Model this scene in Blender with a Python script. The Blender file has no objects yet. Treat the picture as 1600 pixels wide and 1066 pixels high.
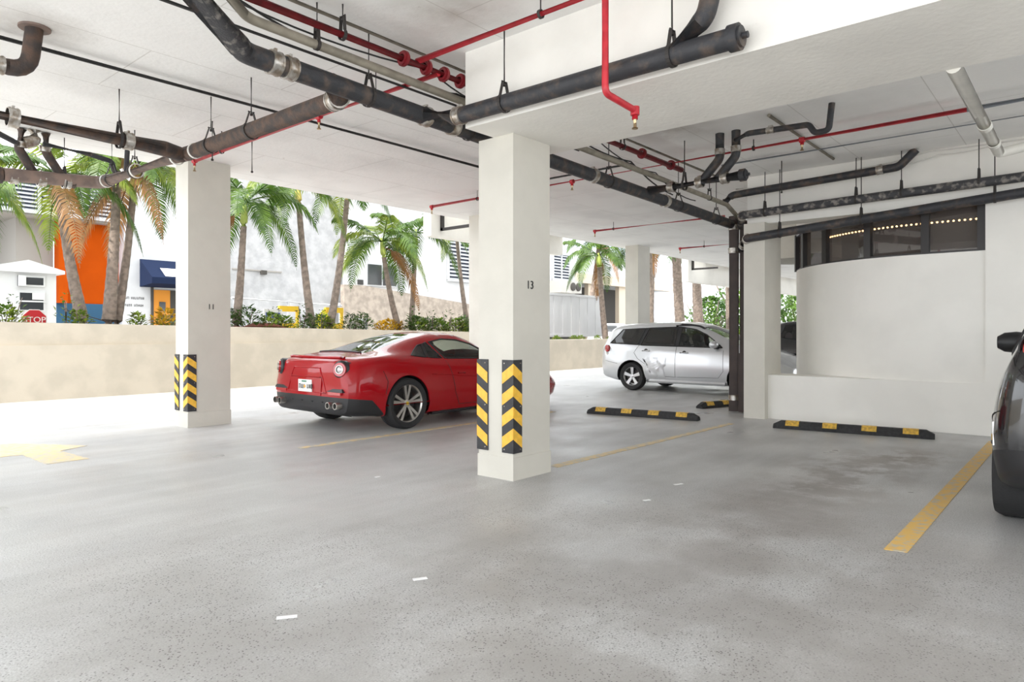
import bpy, bmesh, math, random
from mathutils import Vector, Matrix
from mathutils.bvhtree import BVHTree
random.seed(7)
S = bpy.context.scene
C = S.collection
R = math.radians

# ---------------------------------------------------------------- camera, sky, sun, exposure
cd = bpy.data.cameras.new('camera'); cam = bpy.data.objects.new('camera', cd); C.objects.link(cam)
cd.sensor_width = 36.0; cd.lens = 24.0; cd.shift_y = -13/1600; cd.clip_end = 300
cam.location = (0, 0, 1.3)
cam.rotation_euler = (R(90), 0, R(40.34) - R(90))
S.camera = cam
S.view_settings.view_transform = 'Standard'; S.view_settings.look = 'None'
S.view_settings.gamma = 1.0; S.view_settings.use_curve_mapping = False
S.view_settings.exposure = 1.74
w = bpy.data.worlds.new('hazy_sky'); S.world = w; w.use_nodes = True
bg = w.node_tree.nodes['Background']
bg.inputs[0].default_value = (0.93, 0.965, 1.0, 1); bg.inputs[1].default_value = 1.15
sd = bpy.data.lights.new('sun', 'SUN'); sd.energy = 1.9; sd.angle = R(0.6); sd.color = (1.0, 0.95, 0.86)
sun = bpy.data.objects.new('sun', sd); C.objects.link(sun); sun.location = (-30, 8, 40)
sun.rotation_euler = Vector((0.75, 0.075, -1.0)).to_track_quat('-Z', 'Y').to_euler()
S.cycles.max_bounces = 10; S.cycles.diffuse_bounces = 7; S.cycles.transparent_max_bounces = 16
S.cycles.use_denoising = True
S.cycles.caustics_reflective = False; S.cycles.caustics_refractive = False

# ---------------------------------------------------------------- materials
M = {}
def pm(name, col, rough=0.5, metal=0.0, var=0.0, scale=6.0, bump=0.0, col2=None, bscale=None, coat=0.0, spec=0.5, lo=.4, hi=.6):
    m = bpy.data.materials.new(name); m.use_nodes = True; M[name] = m
    nt = m.node_tree; b = nt.nodes['Principled BSDF']
    b.inputs['Base Color'].default_value = (*col, 1); b.inputs['Roughness'].default_value = rough
    b.inputs['Metallic'].default_value = metal; b.inputs['Coat Weight'].default_value = coat
    b.inputs['Specular IOR Level'].default_value = spec
    tc = nt.nodes.new('ShaderNodeTexCoord')
    if var or col2:
        n = nt.nodes.new('ShaderNodeTexNoise'); n.inputs['Scale'].default_value = scale; n.inputs['Detail'].default_value = 6
        nt.links.new(tc.outputs['Object'], n.inputs['Vector'])
        r = nt.nodes.new('ShaderNodeValToRGB')
        c2 = col2 if col2 else tuple(max(0, c*(1-var)) for c in col)
        r.color_ramp.elements[0].position = lo; r.color_ramp.elements[0].color = (*c2, 1)
        r.color_ramp.elements[1].position = hi; r.color_ramp.elements[1].color = (*col, 1)
        nt.links.new(n.outputs['Fac'], r.inputs['Fac']); nt.links.new(r.outputs['Color'], b.inputs['Base Color'])
    if bump:
        n2 = nt.nodes.new('ShaderNodeTexNoise'); n2.inputs['Scale'].default_value = bscale or scale*5; n2.inputs['Detail'].default_value = 8
        nt.links.new(tc.outputs['Object'], n2.inputs['Vector'])
        bp = nt.nodes.new('ShaderNodeBump'); bp.inputs['Strength'].default_value = bump; bp.inputs['Distance'].default_value = 0.02
        nt.links.new(n2.outputs['Fac'], bp.inputs['Height']); nt.links.new(bp.outputs['Normal'], b.inputs['Normal'])
    return m
def glass(name, tint, gloss=0.12, dust=0.0, dustcol=(.5, .5, .5)):
    m = bpy.data.materials.new(name); m.use_nodes = True; M[name] = m
    nt = m.node_tree; nt.nodes.clear(); o = nt.nodes.new('ShaderNodeOutputMaterial')
    t = nt.nodes.new('ShaderNodeBsdfTransparent'); t.inputs[0].default_value = (*tint, 1)
    g = nt.nodes.new('ShaderNodeBsdfGlossy'); g.inputs['Roughness'].default_value = 0.02
    fw = nt.nodes.new('ShaderNodeLayerWeight'); fw.inputs['Blend'].default_value = .5
    lw = nt.nodes.new('ShaderNodeMath'); lw.operation = 'POWER'; lw.inputs[1].default_value = 5; nt.links.new(fw.outputs['Facing'], lw.inputs[0])
    ad = nt.nodes.new('ShaderNodeMath'); ad.operation = 'ADD'; ad.use_clamp = True; ad.inputs[1].default_value = gloss
    nt.links.new(lw.outputs[0], ad.inputs[0])
    x = nt.nodes.new('ShaderNodeMixShader'); nt.links.new(ad.outputs[0], x.inputs[0]); nt.links.new(t.outputs[0], x.inputs[1]); nt.links.new(g.outputs[0], x.inputs[2])
    last = x
    if dust:
        d = nt.nodes.new('ShaderNodeBsdfDiffuse'); d.inputs[0].default_value = (*dustcol, 1)
        y = nt.nodes.new('ShaderNodeMixShader'); y.inputs[0].default_value = dust
        nt.links.new(x.outputs[0], y.inputs[1]); nt.links.new(d.outputs[0], y.inputs[2]); last = y
    nt.links.new(last.outputs[0], o.inputs[0]); return m
def emit(name, col, st):
    m = bpy.data.materials.new(name); m.use_nodes = True; M[name] = m
    b = m.node_tree.nodes['Principled BSDF']; b.inputs['Base Color'].default_value = (*col, 1)
    b.inputs['Emission Color'].default_value = (*col, 1); b.inputs['Emission Strength'].default_value = st; return m

def floor_mat():
    m = bpy.data.materials.new('floor_concrete'); m.use_nodes = True; M['floor'] = m
    nt = m.node_tree; N = nt.nodes; L = nt.links; b = N['Principled BSDF']; tc = N.new('ShaderNodeTexCoord')
    def noise(s, d=6, r=.55, v=None):
        n = N.new('ShaderNodeTexNoise'); n.inputs['Scale'].default_value = s; n.inputs['Detail'].default_value = d; n.inputs['Roughness'].default_value = r
        L.new(v or tc.outputs['Object'], n.inputs['Vector']); return n.outputs['Fac']
    def ramp(f, p0, p1, c0=(0, 0, 0), c1=(1, 1, 1)):
        r = N.new('ShaderNodeValToRGB'); e = r.color_ramp.elements
        e[0].position = p0; e[1].position = p1; e[0].color = (*c0, 1); e[1].color = (*c1, 1); L.new(f, r.inputs[0]); return r.outputs[0]
    def mix(f, a, c, mode='MIX'):
        x = N.new('ShaderNodeMix'); x.data_type = 'RGBA'; x.blend_type = mode
        if isinstance(f, float): x.inputs[0].default_value = f
        else: L.new(f, x.inputs[0])
        for i, q in ((6, a), (7, c)):
            if isinstance(q, tuple): x.inputs[i].default_value = (*q, 1)
            else: L.new(q, x.inputs[i])
        return x.outputs[2]
    def math_(op, a, c):
        x = N.new('ShaderNodeMath'); x.operation = op; x.use_clamp = True
        for i, q in ((0, a), (1, c)):
            if isinstance(q, (int, float)): x.inputs[i].default_value = q
            else: L.new(q, x.inputs[i])
        return x.outputs[0]
    base = ramp(noise(0.55, 5), .34, .66, (.52, .52, .52), (.68, .68, .675))
    mp = N.new('ShaderNodeMapping'); mp.inputs['Scale'].default_value = (.35, 2.2, 1); L.new(tc.outputs['Object'], mp.inputs[0])
    streak = ramp(noise(1.3, 6, .6, mp.outputs[0]), .42, .7, (.78, .77, .76), (1, 1, 1))
    base = mix(.7, base, streak, 'MULTIPLY')
    grain = ramp(noise(110, 4, .75), .36, .6, (.55, .545, .54), (1.06, 1.06, 1.06)); base = mix(.8, base, grain, 'MULTIPLY')
    # oil and tyre stains, plus a broad patch that darkens the near floor
    def blob(x, y, rx, ry, soft):
        mp = N.new('ShaderNodeMapping'); mp.vector_type = 'TEXTURE'; mp.inputs['Location'].default_value = (x, y, 0); mp.inputs['Scale'].default_value = (rx, ry, 1)
        L.new(tc.outputs['Object'], mp.inputs[0]); g = N.new('ShaderNodeTexGradient'); g.gradient_type = 'SPHERICAL'; L.new(mp.outputs[0], g.inputs[0])
        return ramp(g.outputs['Fac'], 0.0, soft)
    nz = ramp(noise(2.6, 8, .65), .44, .56)
    nz2 = ramp(noise(1.1, 6, .6), .40, .62)
    for x, y, rx, ry, k, c in ((6.7, 1.75, 2.1, .75, .75, (.24, .21, .19)), (5.0, 1.75, 1.7, .9, .65, (.25, .22, .20)), (8.1, 1.5, .8, .6, .75, (.25, .21, .18)),
                               (3.2, 1.2, 2.9, 2.1, .72, (.24, .215, .20)), (2.0, 2.6, 2.2, 2.4, .6, (.29, .28, .27)), (5.5, 3.1, 1.0, .5, .4, (.27, .26, .25)), (1.9, 1.2, 4.4, 3.8, .72, (.33, .32, .305)), (3.6, 5.6, 1.2, 1.2, .3, (.33, .33, .33)),
                               (2.4, 6.2, .5, 1.4, .35, (.3, .3, .29))):
        f = math_('MULTIPLY', blob(x, y, rx, ry, .7), math_('MULTIPLY', nz if k > .72 else nz2, k)); base = mix(f, base, c)
    # pits in the worn screed
    v = N.new('ShaderNodeTexVoronoi'); v.inputs['Scale'].default_value = 64; L.new(tc.outputs['Object'], v.inputs['Vector'])
    pit = ramp(v.outputs['Distance'], .17, .30, (1, 1, 1), (0, 0, 0))
    pm_ = math_('MULTIPLY', pit, ramp(noise(.8, 4), .30, .55)); pm2 = math_('MULTIPLY', pm_, ramp(noise(14, 3), .37, .47))
    near = math_('ADD', blob(2.0, 1.7, 4.2, 3.6, .45), .15)
    pm3 = math_('MULTIPLY', pm2, near)
    col = mix(pm3, base, (.10, .09, .085)); L.new(col, b.inputs['Base Color'])
    L.new(ramp(noise(1.2, 4), .3, .7, (.27,)*3, (.55,)*3), b.inputs['Roughness'])
    b.inputs['Specular IOR Level'].default_value = .5
    h = math_('SUBTRACT', math_('MULTIPLY', noise(60, 5), .6), math_('MULTIPLY', pm2, .9))
    bp = N.new('ShaderNodeBump'); bp.inputs['Strength'].default_value = .35; bp.inputs['Distance'].default_value = .006; L.new(h, bp.inputs['Height']); L.new(bp.outputs[0], b.inputs['Normal'])
def ceil_mat(name, col, board=True, stain=(.55, .52, .48)):
    m = pm(name, col, .75, var=.10, scale=1.2, bump=.2, bscale=22, lo=.3, hi=.55)
    nt = m.node_tree; N = nt.nodes; L = nt.links; b = N['Principled BSDF']; tc = N.new('ShaderNodeTexCoord')
    src = b.inputs['Base Color'].links[0].from_socket
    v = N.new('ShaderNodeTexNoise'); v.inputs['Scale'].default_value = 9; v.inputs['Detail'].default_value = 9; v.inputs['Roughness'].default_value = .75
    mp = N.new('ShaderNodeMapping'); mp.inputs['Scale'].default_value = (1, .45, 1); L.new(tc.outputs['Object'], mp.inputs[0]); L.new(mp.outputs[0], v.inputs['Vector'])
    r = N.new('ShaderNodeValToRGB'); r.color_ramp.elements[0].position = .66; r.color_ramp.elements[1].position = .74; L.new(v.outputs['Fac'], r.inputs[0])
    x = N.new('ShaderNodeMix'); x.data_type = 'RGBA'; L.new(r.outputs[0], x.inputs[0]); L.new(src, x.inputs[6]); x.inputs[7].default_value = (*stain, 1)
    out = x.outputs[2]
    if board:
        br = N.new('ShaderNodeTexBrick'); br.inputs['Scale'].default_value = 1; br.inputs['Brick Width'].default_value = 2.44; br.inputs['Row Height'].default_value = 1.22
        br.inputs['Mortar Size'].default_value = .006; br.inputs['Mortar Smooth'].default_value = .3
        br.inputs['Color1'].default_value = (1, 1, 1, 1); br.inputs['Color2'].default_value = (.99, .99, .99, 1); br.inputs['Mortar'].default_value = (.72, .71, .69, 1)
        L.new(tc.outputs['Object'], br.inputs['Vector'])
        y = N.new('ShaderNodeMix'); y.data_type = 'RGBA'; y.blend_type = 'MULTIPLY'; y.inputs[0].default_value = .8; L.new(out, y.inputs[6]); L.new(br.outputs['Color'], y.inputs[7]); out = y.outputs[2]
    if board:      # damp marks round the pipe penetrations
        for bx, by, br_ in ((7.3, 3.75, .75), (3.6, 3.65, .6), (1.66, 6.33, .5), (3.9, 4.6, .5)):
            m2 = N.new('ShaderNodeMapping'); m2.vector_type = 'TEXTURE'; m2.inputs['Location'].default_value = (bx, by, CZ_); m2.inputs['Scale'].default_value = (br_, br_, 1); L.new(tc.outputs['Object'], m2.inputs[0])
            g = N.new('ShaderNodeTexGradient'); g.gradient_type = 'SPHERICAL'; L.new(m2.outputs[0], g.inputs[0])
            n3 = N.new('ShaderNodeTexNoise'); n3.inputs['Scale'].default_value = 5; n3.inputs['Detail'].default_value = 6; L.new(tc.outputs['Object'], n3.inputs[0])
            mm = N.new('ShaderNodeMath'); mm.operation = 'MULTIPLY'; L.new(g.outputs['Fac'], mm.inputs[0]); L.new(n3.outputs['Fac'], mm.inputs[1])
            z = N.new('ShaderNodeMix'); z.data_type = 'RGBA'; L.new(mm.outputs[0], z.inputs[0]); L.new(out, z.inputs[6]); z.inputs[7].default_value = (.34, .29, .24, 1); out = z.outputs[2]
    L.new(out, b.inputs['Base Color']); return m
CZ_ = 3.7
floor_mat()
ceil_mat('ceiling', (.91, .905, .89)); ceil_mat('beam', (.89, .87, .82), False, (.6, .56, .5))
pm('column', (.64, .615, .55), .6, var=.05, scale=2.5, bump=.12, bscale=14)
pm('wall', (.90, .88, .83), .65, var=.05, scale=1.6, bump=.10, bscale=10)
pm('planter_wall', (.49, .44, .365), .75, var=.12, scale=2.2, bump=.12)
pm('yellow_paint', (.78, .50, .14), .6, col2=(.55, .48, .36), scale=18, lo=.36, hi=.52)
pm('pale_yellow_paint', (.72, .56, .30), .6, col2=(.52, .50, .44), scale=14, lo=.38, hi=.56)
pm('white_paint', (.85, .85, .85), .6)
pm('guard_yellow', (.90, .52, .06), .45, var=.15, scale=20)
pm('guard_black', (.035, .035, .04), .5, var=.3, scale=20)
pm('rubber', (.03, .03, .032), .7, var=.4, scale=30, bump=.3)
pm('stop_yellow', (.80, .50, .07), .5, col2=(.5, .30, .06), scale=30)
pm('number_black', (.03, .03, .03), .6)
pm('pipe_black', (.030, .031, .036), .55, col2=(.10, .075, .06), scale=9, bump=.25, lo=.32, hi=.5)
pm('pipe_rust', (.10, .060, .042), .7, col2=(.045, .035, .032), scale=10, bump=.3)
pm('pipe_brown', (.235, .165, .135), .7, col2=(.16, .12, .105), scale=8, bump=.2)
pm('pipe_scabby', (.05, .05, .055), .6, col2=(.26, .24, .22), scale=13, bump=.5, lo=.36, hi=.5)
pm('steel_band', (.55, .53, .50), .35, metal=.8, col2=(.30, .25, .2), scale=18)
pm('hanger_steel', (.045, .04, .038), .6, metal=.3)
pm('pale_ring', (.70, .68, .64), .4)
pm('red_pipe', (.60, .030, .045), .4, var=.2, scale=12)
pm('dark_red_pipe', (.22, .012, .018), .45, var=.3, scale=12)
pm('tan_pipe', (.30, .27, .215), .6, var=.25, scale=8)
pm('grey_conduit', (.33, .36, .41), .4, metal=.4)
pm('cable_black', (.02, .02, .02), .6)
pm('cable_white', (.72, .70, .66), .6)
pm('white_pvc', (.80, .78, .72), .5, var=.08, scale=6)
pm('brass', (.55, .42, .25), .35, metal=.9)
pm('brown_guard', (.045, .028, .023), .6, var=.25, scale=5)
pm('soil', (.10, .07, .05), .95, var=.4, scale=12)
pm('asphalt', (.45, .44, .42), .9, var=.15, scale=2)

# ---------------------------------------------------------------- mesh helpers
def perp(d):
    a = Vector((0, 0, 1)) if abs(d.z) < .9 else Vector((1, 0, 0))
    x = d.cross(a).normalized(); return x, x.cross(d).normalized()
def fillet(pts, r=.1, n=5):
    P = [Vector(p) for p in pts]; out = [P[0]]
    for a, b, c in zip(P, P[1:], P[2:]):
        u = (a-b); v = (c-b); lu, lv = u.length, v.length; u.normalize(); v.normalize()
        ang = u.angle(v)
        if ang > 3.1: continue
        t = min(r/math.tan(ang/2), lu*.49, lv*.49)
        p, q = b+u*t, b+v*t
        for i in range(n+1):
            k = i/n; out.append(p*(1-k)**2 + b*2*k*(1-k) + q*k*k)
    out.append(P[-1]); return out
class MB:
    def __init__(s): s.v = []; s.f = []
    def add(s, vs, fs):
        o = len(s.v); s.v += [tuple(v) for v in vs]; s.f += [[i+o for i in f] for f in fs]; return s
    def hexa(s, p): return s.add(p, [(0, 3, 2, 1), (4, 5, 6, 7), (0, 1, 5, 4), (1, 2, 6, 5), (2, 3, 7, 6), (3, 0, 4, 7)])
    def box(s, a, b):
        (x0, y0, z0), (x1, y1, z1) = a, b
        return s.hexa([(x0, y0, z0), (x1, y0, z0), (x1, y1, z0), (x0, y1, z0), (x0, y0, z1), (x1, y0, z1), (x1, y1, z1), (x0, y1, z1)])
    def cbox(s, c, sz, rz=0):
        h = [q/2 for q in sz]; m = Matrix.Rotation(rz, 3, 'Z'); c = Vector(c)
        return s.hexa([c + m @ Vector((x*h[0], y*h[1], z*h[2])) for z in (-1, 1) for x, y in ((-1, -1), (1, -1), (1, 1), (-1, 1))])
    def tube(s, pts, r, n=12, caps=True):
        P = [Vector(p) for p in pts]; m = len(P); rs = r if isinstance(r, (list, tuple)) else [r]*m
        vs = []; X = None
        for i, p in enumerate(P):
            d = (P[min(i+1, m-1)] - P[max(i-1, 0)]).normalized()
            if X is None: X, Yv = perp(d)
            else:
                X = (X - d*X.dot(d)).normalized(); Yv = d.cross(X)
            for k in range(n):
                a = 2*math.pi*k/n; vs.append(p + (X*math.cos(a) + Yv*math.sin(a))*rs[i])
        fs = [(i*n+k, i*n+(k+1) % n, (i+1)*n+(k+1) % n, (i+1)*n+k) for i in range(m-1) for k in range(n)]
        if caps: fs += [tuple(range(n))[::-1], tuple((m-1)*n+k for k in range(n))]
        return s.add(vs, fs)
    def cyl(s, a, b, r, n=14, r1=None): return s.tube([a, b], [r, r if r1 is None else r1], n)
    def ring(s, c, d, r0, r1, wdt, n=20):   # flat band: outer r1, inner r0, width along d
        d = Vector(d).normalized(); X, Yv = perp(d); c = Vector(c); vs = []
        for k in range(n):
            a = 2*math.pi*k/n; e = X*math.cos(a)+Yv*math.sin(a)
            vs += [c+e*r0-d*wdt/2, c+e*r1-d*wdt/2, c+e*r1+d*wdt/2, c+e*r0+d*wdt/2]
        fs = []
        for k in range(n):
            a, b = 4*k, 4*((k+1) % n)
            fs += [(a+j, b+j, b+(j+1) % 4, a+(j+1) % 4) for j in range(4)]
        return s.add(vs, fs)
    def prism(s, poly, ax, a, b):           # polygon in the two other axes, extruded along ax
        def pt(p, t): return {'x': (t, p[0], p[1]), 'y': (p[0], t, p[1]), 'z': (p[0], p[1], t)}[ax]
        n = len(poly)
        return s.add([pt(p, a) for p in poly]+[pt(p, b) for p in poly], [tuple(range(n)), tuple(range(n, 2*n))]+[(i, (i+1) % n, n+(i+1) % n, n+i) for i in range(n)])
    def lathe(s, prof, c, d, n=24):         # prof: (radius, offset along d)
        d = Vector(d).normalized(); X, Yv = perp(d); c = Vector(c); m = len(prof)
        vs = [c + d*h + (X*math.cos(2*math.pi*k/n)+Yv*math.sin(2*math.pi*k/n))*r for r, h in prof for k in range(n)]
        return s.add(vs, [(i*n+k, i*n+(k+1) % n, (i+1)*n+(k+1) % n, (i+1)*n+k) for i in range(m-1) for k in range(n)] + [tuple(range(n)), tuple((m-1)*n+k for k in range(n))])
    def mesh(s, name, ang=35):
        me = bpy.data.meshes.new(name); me.from_pydata(s.v, [], s.f)
        bm = bmesh.new(); bm.from_mesh(me); bmesh.ops.recalc_face_normals(bm, faces=bm.faces); bm.to_mesh(me); bm.free()
        me.polygons.foreach_set('use_smooth', [True]*len(me.polygons)); me.set_sharp_from_angle(angle=R(ang)); return me
    def build(s, name, mat, parent=None, ang=35): return link(name, s.mesh(name, ang), mat, parent)
def link(name, me, mat, parent=None, loc=None, rz=None):
    o = bpy.data.objects.new(name, me); C.objects.link(o)
    if mat and not me.materials: me.materials.append(M[mat])
    if parent: o.parent = parent
    if loc is not None: o.location = loc
    if rz is not None: o.rotation_euler.z = rz
    return o
def tag(o, label=None, cat=None, group=None, kind=None):
    if label: o['label'] = label
    if cat: o['category'] = cat
    if group: o['group'] = group
    if kind: o['kind'] = kind
    return o
def thing(name, label, cat, loc=(0, 0, 0), rz=0, group=None):
    o = bpy.data.objects.new(name, None); C.objects.link(o); o.location = loc; o.rotation_euler.z = rz; o.empty_display_size = .2
    return tag(o, label, cat, group)
def dup(root, loc, rz, label=None, group=None, scale=None):
    def cp(o, p):
        c = o.copy(); C.objects.link(c)
        if p: c.parent = p
        for ch in o.children: cp(ch, c)
        return c
    r = cp(root, None); r.location = loc; r.rotation_euler.z = rz
    if scale: r.scale = (scale,)*3
    return tag(r, label, None, group)
def flat_text(body, size, mat, parent, loc, rot, name='lettering'):
    cu = bpy.data.curves.new(name, 'FONT'); cu.body = body; cu.size = size; cu.align_x = 'CENTER'; cu.align_y = 'CENTER'; cu.extrude = .002
    t = bpy.data.objects.new(name, cu); C.objects.link(t)
    dg = bpy.context.evaluated_depsgraph_get(); me = bpy.data.meshes.new_from_object(t.evaluated_get(dg)); bpy.data.objects.remove(t)
    me.materials.clear(); o = link(name, me, mat, parent); o.location = loc; o.rotation_euler = rot; return o
def strokes(parent, name, mat, x, y, z, n, h, gap=(), ax='x', seed=1):
    """a line of small unreadable print: short uneven strokes standing on a plate or wall"""
    rnd = random.Random(seed); mb = MB(); p = 0
    for k in range(n):
        if k in gap: p += h*.6
        w_ = h*rnd.uniform(.35, .6)
        for q in (0, w_*.8):
            a, b = p+q, p+q+h*.16; z0, z1 = z-h/2*rnd.uniform(.7, 1), z+h/2
            mb.box((x+a, y-.003, z0), (x+b, y, z1)) if ax == 'x' else mb.box((x-.003, y-b, z0), (x, y-a, z1))
        zz = z+h*rnd.choice((-.4, 0, .4)); mb.box((x+p, y-.003, zz), (x+p+w_, y, zz+h*.16)) if ax == 'x' else mb.box((x-.003, y-p-w_, zz), (x, y-p, zz+h*.16))
        p += w_+h*.3
    o = mb.build(name, mat, parent); o['kind'] = 'stuff'; return o
def struct(o): o['kind'] = 'structure'; return o
# ---------------------------------------------------------------- the setting
CZ = 3.7
fl = struct(MB().box((-14, -14, -.3), (60, 15.3, 0)).build('floor', 'floor'))
struct(MB().box((-14, 15.3, -.31), (110, 80, -.01)).build('street_ground', 'asphalt'))
def flat(name, mat, poly, z=.004): return MB().prism(poly, 'z', .0005, z).build(name, mat, fl)
flat('painted_line', 'yellow_paint', [(4.58, .83), (9.9, .82), (9.9, .94), (4.56, .95)])
flat('painted_line', 'pale_yellow_paint', [(5.3, 3.92), (9.45, 3.88), (9.45, 3.97), (5.3, 4.03)])
flat('painted_line', 'pale_yellow_paint', [(4.3, 6.74), (9.0, 6.70), (9.0, 6.80), (4.3, 6.84)])
flat('painted_arrow', 'pale_yellow_paint', [(1.2, 9.28), (2.28, 9.66), (2.82, 8.80), (2.5, 8.62), (2.54, 7.88), (2.16, 7.86), (2.16, 8.66), (1.2, 8.75)])
for x, y, l, a in ((1.71, 2.8, .09, -.6), (2.43, 2.7, .075, -.5), (5.38, 2.7, .09, -.4), (4.71, 2.63, .06, -.5), (3.9, 4.9, .05, 0)):
    MB().cbox((x, y, .002), (l, .028, .003), a).build('paint_fleck', 'white_paint', fl)
ce = struct(MB().box((-2.6, -7.0, CZ), (42, 10.15, 4.35)).build('ceiling', 'ceiling'))
tw = struct(MB().box((-2.6, -7.0, 4.35), (42, 10.15, 28)).build('unseen_shade_block', 'wall'))  # unseen block added above the slab to shade the driveway and far walls
bmw = struct(MB().box((4.2, -7.0, 3.05), (5.35, 4.09, CZ)).build('ceiling_beam', 'beam'))
# deeper bays that hang outside the slab edge
for x0, x1, zb in ((10.5, 15.5, 3.48), (23.3, 42.0, 3.18)):
    b = struct(MB().box((x0, 11.3, zb), (x1, 11.55, 4.35)).build('outer_fascia', 'beam'))
    MB().box((x0, 10.15, 4.05), (x0+.25, 11.3, 4.35)).build('return_beam', 'beam', b)
    MB().box((x0+1.4, 10.15, 4.05), (x1, 11.3, 4.35)).build('soffit_panel', 'beam', b)
    MB().box((x0+.28, 10.3, 3.62), (x0+.34, 11.3, 3.68)).box((x0+.28, 11.22, 3.62), (x0+.34, 11.3, 4.05)).build('steel_angle', 'hanger_steel', b)
# right hand wall: post, low sill, upper beam, solid part, curved bay with its windows
WX = 10.4; CCX, CCY, CR = 12.72, 1.65, 2.3
wr = struct(MB().box((WX, -7.0, 0), (WX+.25, 1.02, CZ)).build('wall_right', 'wall'))
MB().box((WX-.14, 3.74, 0), (WX+.55, 4.06, 2.96)).build('end_post', 'column', wr)
MB().box((WX, 1.02, 0), (WX+.55, 3.74, .66)).build('low_sill_wall', 'wall', wr)
MB().box((WX, 1.02, 2.96), (WX+.35, 4.06, CZ)).build('upper_beam', 'wall', wr)
arc = [(WX+.02, 1.02), (WX+.02, 1.35)] + [(CCX-CR*math.cos(R(a)), CCY+CR*math.sin(R(a))) for a in range(0, 141, 4)]
def curved(z0, z1, t, path):
    mb = MB(); n = len(path); inn = []
    for i, p in enumerate(path):
        a = Vector(path[max(i-1, 0)]); b = Vector(path[min(i+1, n-1)]); d = (b-a).normalized(); inn.append((p[0]+d.y*t, p[1]-d.x*t))
    vs = [(x, y, z) for z in (z0, z1) for pp in (path, inn) for x, y in pp]
    fs = []
    for i in range(n-1):
        fs += [(i, i+1, 2*n+i+1, 2*n+i), (n+i, 3*n+i, 3*n+i+1, n+i+1), (2*n+i, 2*n+i+1, 3*n+i+1, 3*n+i), (i, n+i, n+i+1, i+1)]
    fs += [(0, 2*n, 3*n, n), (n-1, 2*n-1, 4*n-1, 3*n-1)]
    return mb.add(vs, fs)
curved(0, 2.34, .2, arc).build('curved_wall', 'wall', wr, 50)
curved(2.96, CZ, .2, arc).build('curved_header', 'wall', wr, 50)
# row of tinted panes along the curve
pm('frame_dark', (.035, .032, .032), .4, metal=.3); pm('frame_alu', (.45, .46, .52), .35, metal=.6)
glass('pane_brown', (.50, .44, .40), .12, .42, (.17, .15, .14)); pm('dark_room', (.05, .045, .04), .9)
def along(path, n=400):
    P = [Vector(p) for p in path]; out = []
    for a, b in zip(P, P[1:]):
        k = max(1, int((b-a).length/.02)); out += [a.lerp(b, i/k) for i in range(k)]
    return out
dense = along(arc)
ang_of = lambda p: math.degrees(math.atan2(p[1]-CCY, CCX-p[0]))
cuts = [(WX+.02, 1.06), (WX+.02, 1.68)] + [(CCX-CR*math.cos(R(a)), CCY+CR*math.sin(R(a))) for a in (19, 38, 55, 72)]
w1 = bpy.data.objects.new('window_1', None); C.objects.link(w1); w1['kind'] = 'structure'
for i, p in enumerate(cuts):
    q = cuts[min(i+1, len(cuts)-1)]; o = cuts[max(i-1, 0)]; a = math.atan2(q[1]-o[1], q[0]-o[0])
    MB().cbox((p[0]+.03, p[1], 2.65), (.07, .095, .62), a-R(90)).build('mullion', 'frame_dark', w1)
for a, b in zip(cuts, cuts[1:]):
    A, B = Vector(a), Vector(b); d = (B-A).normalized(); nrm = Vector((d.y, -d.x)); A2, B2 = A+nrm*.05, B+nrm*.05
    ang = math.atan2(d.y, d.x); mid = (A2+B2)/2; ln = (B-A).length
    MB().cbox((mid.x, mid.y, 2.65), (ln, .008, .60), ang).build('pane', 'pane_brown', w1)
    m1 = mid - nrm*.03
    MB().cbox((m1.x, m1.y, 2.352), (ln, .05, .024), ang).build('bottom_rail', 'frame_dark', w1)
    MB().cbox((m1.x, m1.y, 2.945), (ln, .05, .03), ang).build('top_rail', 'frame_alu', w1)
inner = [(CCX-(CR-.7)*math.cos(R(a)), CCY+(CR-.7)*math.sin(R(a))) for a in range(-20, 141, 8)]
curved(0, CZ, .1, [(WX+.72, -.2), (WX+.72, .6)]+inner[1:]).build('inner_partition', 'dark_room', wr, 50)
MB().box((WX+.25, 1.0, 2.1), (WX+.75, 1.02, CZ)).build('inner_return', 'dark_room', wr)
# warm lights strung behind the panes
emit('warm_bulb', (1.0, .78, .42), 14)
sl = thing('string_light', 'string of warm white bulbs glowing behind the tinted window panes', 'string light', (WX+.3, 1.4, 2.78))
cb = []; bulb_me = MB().lathe([(.002, -.014), (.013, -.007), (.013, .007), (.002, .014)], (0, 0, 0), (0, 0, 1), 8).mesh('bulb')
pts = along([(WX+.26, 1.08), (WX+.26, 1.6)]+[(CCX-(CR-.24)*math.cos(R(a)), CCY+(CR-.24)*math.sin(R(a))) for a in range(2, 50, 4)])
for i, p in enumerate(pts):
    if i % 3 == 0: link('bulb', bulb_me, 'warm_bulb', sl, (p.x-WX-.3, p.y-1.4, 0))
    cb.append((p.x-WX-.3, p.y-1.4, .012))
MB().tube(cb, .004, 5).build('wire', 'cable_black', sl)
# rounded bulkhead hanging from the slab behind the drain stack
struct(MB().lathe([(.75, 0), (.75, 1.0)], (14.3, 4.45, 2.75), (0, 0, 1), 36).build('round_bulkhead', 'column'))
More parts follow.
